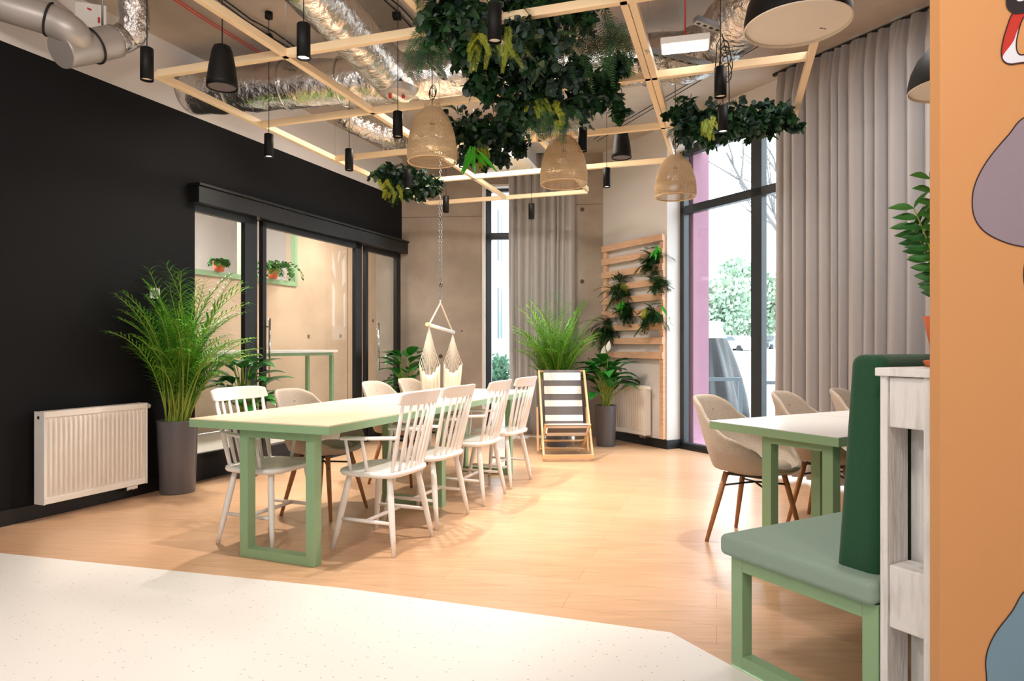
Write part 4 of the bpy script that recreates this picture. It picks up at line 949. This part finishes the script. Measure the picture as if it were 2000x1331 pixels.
m_.m = [int((ln[k]+.0)/.078) % 2 for k in range(ns)]
m_.build('canvas', ['canvas_grey', 'white_paint'], dk, solid=.004)
# ---------------------------------------------------------------- corridor objects
ct = thing('counter_table', 'high white counter with green legs behind the glass door', 'table', tuple(wp(4.05, -(KO-.62))), aU)
m_ = MB(); m_.box((0, 0, 1.08), (.6, 3.1, .035)); m_.build('tabletop', 'white_paint', ct, bevel=.002)
m_ = MB()
m_.box((0, 0, 1.04), (.5, 3.0, .045)); m_.build('frame', 'green', ct)
for y in (-1.5, 1.5):
    for x in (-.22, .22):
        m_ = MB(); m_.box((x, y-.0, .51), (.05, .05, 1.02)); m_.build('leg', 'green', ct)
def trailing(label, loc, seed, sc_=1, potm=True):
    rr = random.Random(seed); p_ = thing('trailing_plant', label, 'plant', loc)
    m_ = MB(); m_.lathe([(.001, 0), (.06, 0), (.085, .13), (.076, .13), (.07, .11), (.001, .11)], 24); m_.build('pot', 'terracotta', p_)
    st, lf = MB(), MB()
    for i in range(24):
        a = rr.uniform(0, 6.28); d = V((math.cos(a), math.sin(a), .9)).normalized(); pts = [V((0, 0, .12))]; ln = rr.uniform(.15, .5)*sc_
        for k in range(12): d = (d+V((0, 0, -.32*(k/6)))).normalized(); pts.append(pts[-1]+d*ln/12)
        st.tube(pts, .002, 4, cap=False)
        for q in pts[2:]:
            for _ in range(2): lf.leaf(q, V((rr.uniform(-1, 1), rr.uniform(-1, 1), rr.uniform(-.8, .4))), V((0, 0, 1)), .055, .045, 4, droop=.4)
    st.build('stems', 'palm_stem', p_); lf.build('leaves', 'broad_leaf', p_)
def ks(px, off):                                     # wall parameter seen at px on a plane set back by off
    t = (px-CX)/F; o = W0-N*off; return (t*o.y-o.x)/(U.x-t*U.y)
trailing('ivy trailing from a terracotta pot on the green sill behind the glass', tuple(wp(ks(533, KO-.06), -(KO-.06), kz+.04)), 51, 1.25)
trailing('small potted plant on the green sill at the far left pane', tuple(wp(ks(428, KO-.06), -(KO-.06), kz+.04)), 52, .35)
# ---------------------------------------------------------------- outside
gd = MB(); gd.add([V((-12, 8.2, -.05)), V((-1.0, 8.95, -.05)), V((2.2, 7.75, -.05)), V((6, .5, -.05)), V((90, .5, .3)), V((90, 130, 1.6)), V((-60, 130, 1.6)), V((-60, 40, .4)), V((0, 40, .4))], [(1, 2, 3, 4, 5, 6, 7, 8), ]); tag(gd.build('ground', 'asphalt'), 'pale paved ground outside the windows', 'ground', kind='structure'); 
bpy.data.objects['ground'].pop('category', None)
FD = V((.187, .982, 0)); F0 = V((-.54, 25, 0)); FN = V((.982, -.187, 0))
bu = thing('apartment_building', 'white building outside the narrow window', 'building', tuple(F0), ang(FD))
m_ = MB(); m_.box((-2, 8, 5), (4, 34, 13)); m_.build('wall', 'facade', bu)
for k in range(-2, 7):
    for z in (1.5, 4.4, 7.3):
        m_ = MB(); m_.box((.01, k*3.0+.75, z+.9), (.06, 1.5, 1.9)); wo = m_.build('window', 'facade_glass', bu)
        m_ = MB(); m_.box((.05, k*3.0+.75, z-.08), (.14, 1.7, .05)); m_.box((.05, k*3.0+.75, z+.9), (.08, .07, 1.9)); m_.build('window_bar', 'facade', wo)
def crown(label, c, rx, rz, n, sz, mt, seed, name='tree', trunk=True, cat='tree'):
    rr = random.Random(seed); t_ = thing(name, label, cat, (c[0], c[1], c[2]))
    m_ = MB()
    if trunk: m_.tube([(0, 0, 0), (0, 0, rz*1.1)], [.25, .12], 8); m_.build('trunk', 'bark', t_)
    bl = [(V((rr.uniform(-1, 1)*rx*.6, rr.uniform(-1, 1)*rx*.6, rz*(.9+rr.uniform(-.45, .65)))), rr.uniform(.3, .55)*rx) for _ in range(14)]
    lf = MB()
    for i in range(n):
        b, r = rr.choice(bl); v = V((rr.gauss(0, 1), rr.gauss(0, 1), rr.gauss(0, 1))).normalized()
        lf.leaf(b+v*r*rr.uniform(.6, 1), V((rr.uniform(-1, 1), rr.uniform(-1, 1), rr.uniform(-1, 1))), V((rr.random(), rr.random(), .3)), sz, sz*.7, 2)
    lf.build('crown', mt, t_)
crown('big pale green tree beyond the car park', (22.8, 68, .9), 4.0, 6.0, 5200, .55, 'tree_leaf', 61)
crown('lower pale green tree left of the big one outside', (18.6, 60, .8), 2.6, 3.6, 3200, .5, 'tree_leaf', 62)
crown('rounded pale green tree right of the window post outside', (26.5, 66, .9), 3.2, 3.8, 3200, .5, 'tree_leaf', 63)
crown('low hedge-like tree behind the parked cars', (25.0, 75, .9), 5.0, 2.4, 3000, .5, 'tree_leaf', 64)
crown('small leafy bush outside the narrow window', (-.22, 13.5, -.05), .55, .55, 1400, .09, 'bush_leaf', 65, 'bush', False, 'bush')
# bare branches
rr = random.Random(8); m_ = MB()
def branch(p, d, L, r, dep):
    q = p; pts = [p]
    for k in range(4): d = (d+V((rr.uniform(-.15, .15), rr.uniform(-.15, .15), rr.uniform(-.05, .1)))).normalized(); q = q+d*L/4; pts.append(q)
    m_.tube(pts, [r*(1-.12*k) for k in range(5)], 5, cap=False)
    if dep:
        for _ in range(3): branch(pts[rr.choice((2, 3, 4))], (d+V((rr.uniform(-.8, .8), rr.uniform(-.8, .8), rr.uniform(-.2, .5)))).normalized(), L*.68, r*.55, dep-1)
b0 = V((5.9, 12.5, 0)); m_.tube([b0, b0+V((0, 0, 2.6))], [.13, .10], 10)
for k in range(5): branch(b0+V((0, 0, 2.4)), V(((-.9, -.3, .6, -.6, .2)[k], (.1, .5, -.2, -.5, .3)[k], 1)).normalized(), 1.9, .06, 4)
o = m_.build('bare_tree', 'bark'); tag(o, 'bare branched tree outside the upper panes of the window', 'tree')
# tarp covered scooter
c = at(1398, 800, 10.8); c.z = -.03
tc_ = thing('covered_scooter', 'scooter under a grey tarpaulin outside the window', 'scooter', tuple(c), .4)
def tf(u, v):
    th = u*2*PI; h = 1.55*v**.8; r = (.52-.36*v**1.3)*(1+.09*math.sin(th*7+v*3)+.05*math.sin(th*13)); return V((r*math.cos(th)*1.0-.12*v, r*math.sin(th)*.8, h))
m_ = MB(); m_.grid(tf, 64, 16, wrap=True); m_.add([tf(k/64, 1) for k in range(64)], [list(range(64))]); m_.build('tarpaulin', 'tarp', tc_, solid=.01)
m_ = MB(); m_.grid(lambda u, v: tf(u, .80+.21*v)*1.02+V((0, 0, -.01)), 64, 6, wrap=True); m_.add([tf(k/64, 1)+V((0, 0, .02)) for k in range(64)], [list(range(64))]); m_.build('white_cover', 'tarp_white', tc_)
for x in (-.3, .3):
    m_ = MB(); m_.tube([(x+.2*math.cos(t*PI/8), 0, .21+.2*math.sin(t*PI/8)) for t in range(16)], .045, 8, closed=True); m_.build('wheel', 'rubber', tc_)
rl = thing('metal_railing', 'grey metal railing outside in front of the covered scooter', 'railing', tuple(V((at(1400, 740, 9.4).x, 9.4, -.05))))
a, b = at(1345, 741, 9.4), at(1449, 741, 9.4); O_ = V(rl.location)
m_ = MB(); m_.bar(a-O_, b-O_, .04, .05); m_.build('top_rail', 'rail_metal', rl)
for px in (1345, 1446):
    q = at(px, 741, 9.4); m_ = MB(); m_.box((q.x-O_.x, 0, (q.z-O_.z)/2), (.05, .05, q.z-O_.z)); m_.build('post', 'rail_metal', rl)
a, b = at(1476, 748, 9.0), at(1600, 748, 8.4); m_ = MB(); m_.bar(a, b, .04, .05)
for q in (a, b): m_.bar(V((q.x, q.y, -.05)), q, .05, .05, up=(0, 1, 0))
tag(m_.build('metal_railing', 'rail_metal'), 'grey metal railing outside right of the window post', 'railing')
def car(label, loc, rz, mt):
    c_ = thing('car', label, 'car', loc, rz, None); m_ = MB()
    pr_ = [(-2.1, .35), (-2.1, .75), (-1.9, .9), (-1.0, 1.0), (-.5, 1.42), (.9, 1.45), (1.6, 1.0), (2.05, .9), (2.1, .35)]
    m_.prism([(x, z) for x, z in pr_], -.85, .85, lambda v: V((v.x, v.z, v.y))); m_.build('body', mt, c_, bevel=.05)
    m_ = MB(); m_.prism([(-.85, 1.0), (-.42, 1.36), (.8, 1.38), (1.4, 1.02)], -.87, .87, lambda v: V((v.x, v.z, v.y))); m_.build('side_window', 'facade_glass', c_)
    for x in (-1.3, 1.3):
        for y in (-.82, .82):
            m_ = MB(); m_.tube([(x, y-.1, .32), (x, y+.1, .32)], .32, 18); m_.build('wheel', 'rubber', c_)
def gz(x, y): return .42+(y-40)/90*1.2+max(0, (x-0))*.0
car('white car parked outside left of the window post', (18.9, 56, .62), 1.9, 'car_white'); car('dark car parked outside right of the window post', (23.6, 62, .70), .9, 'car_dark')
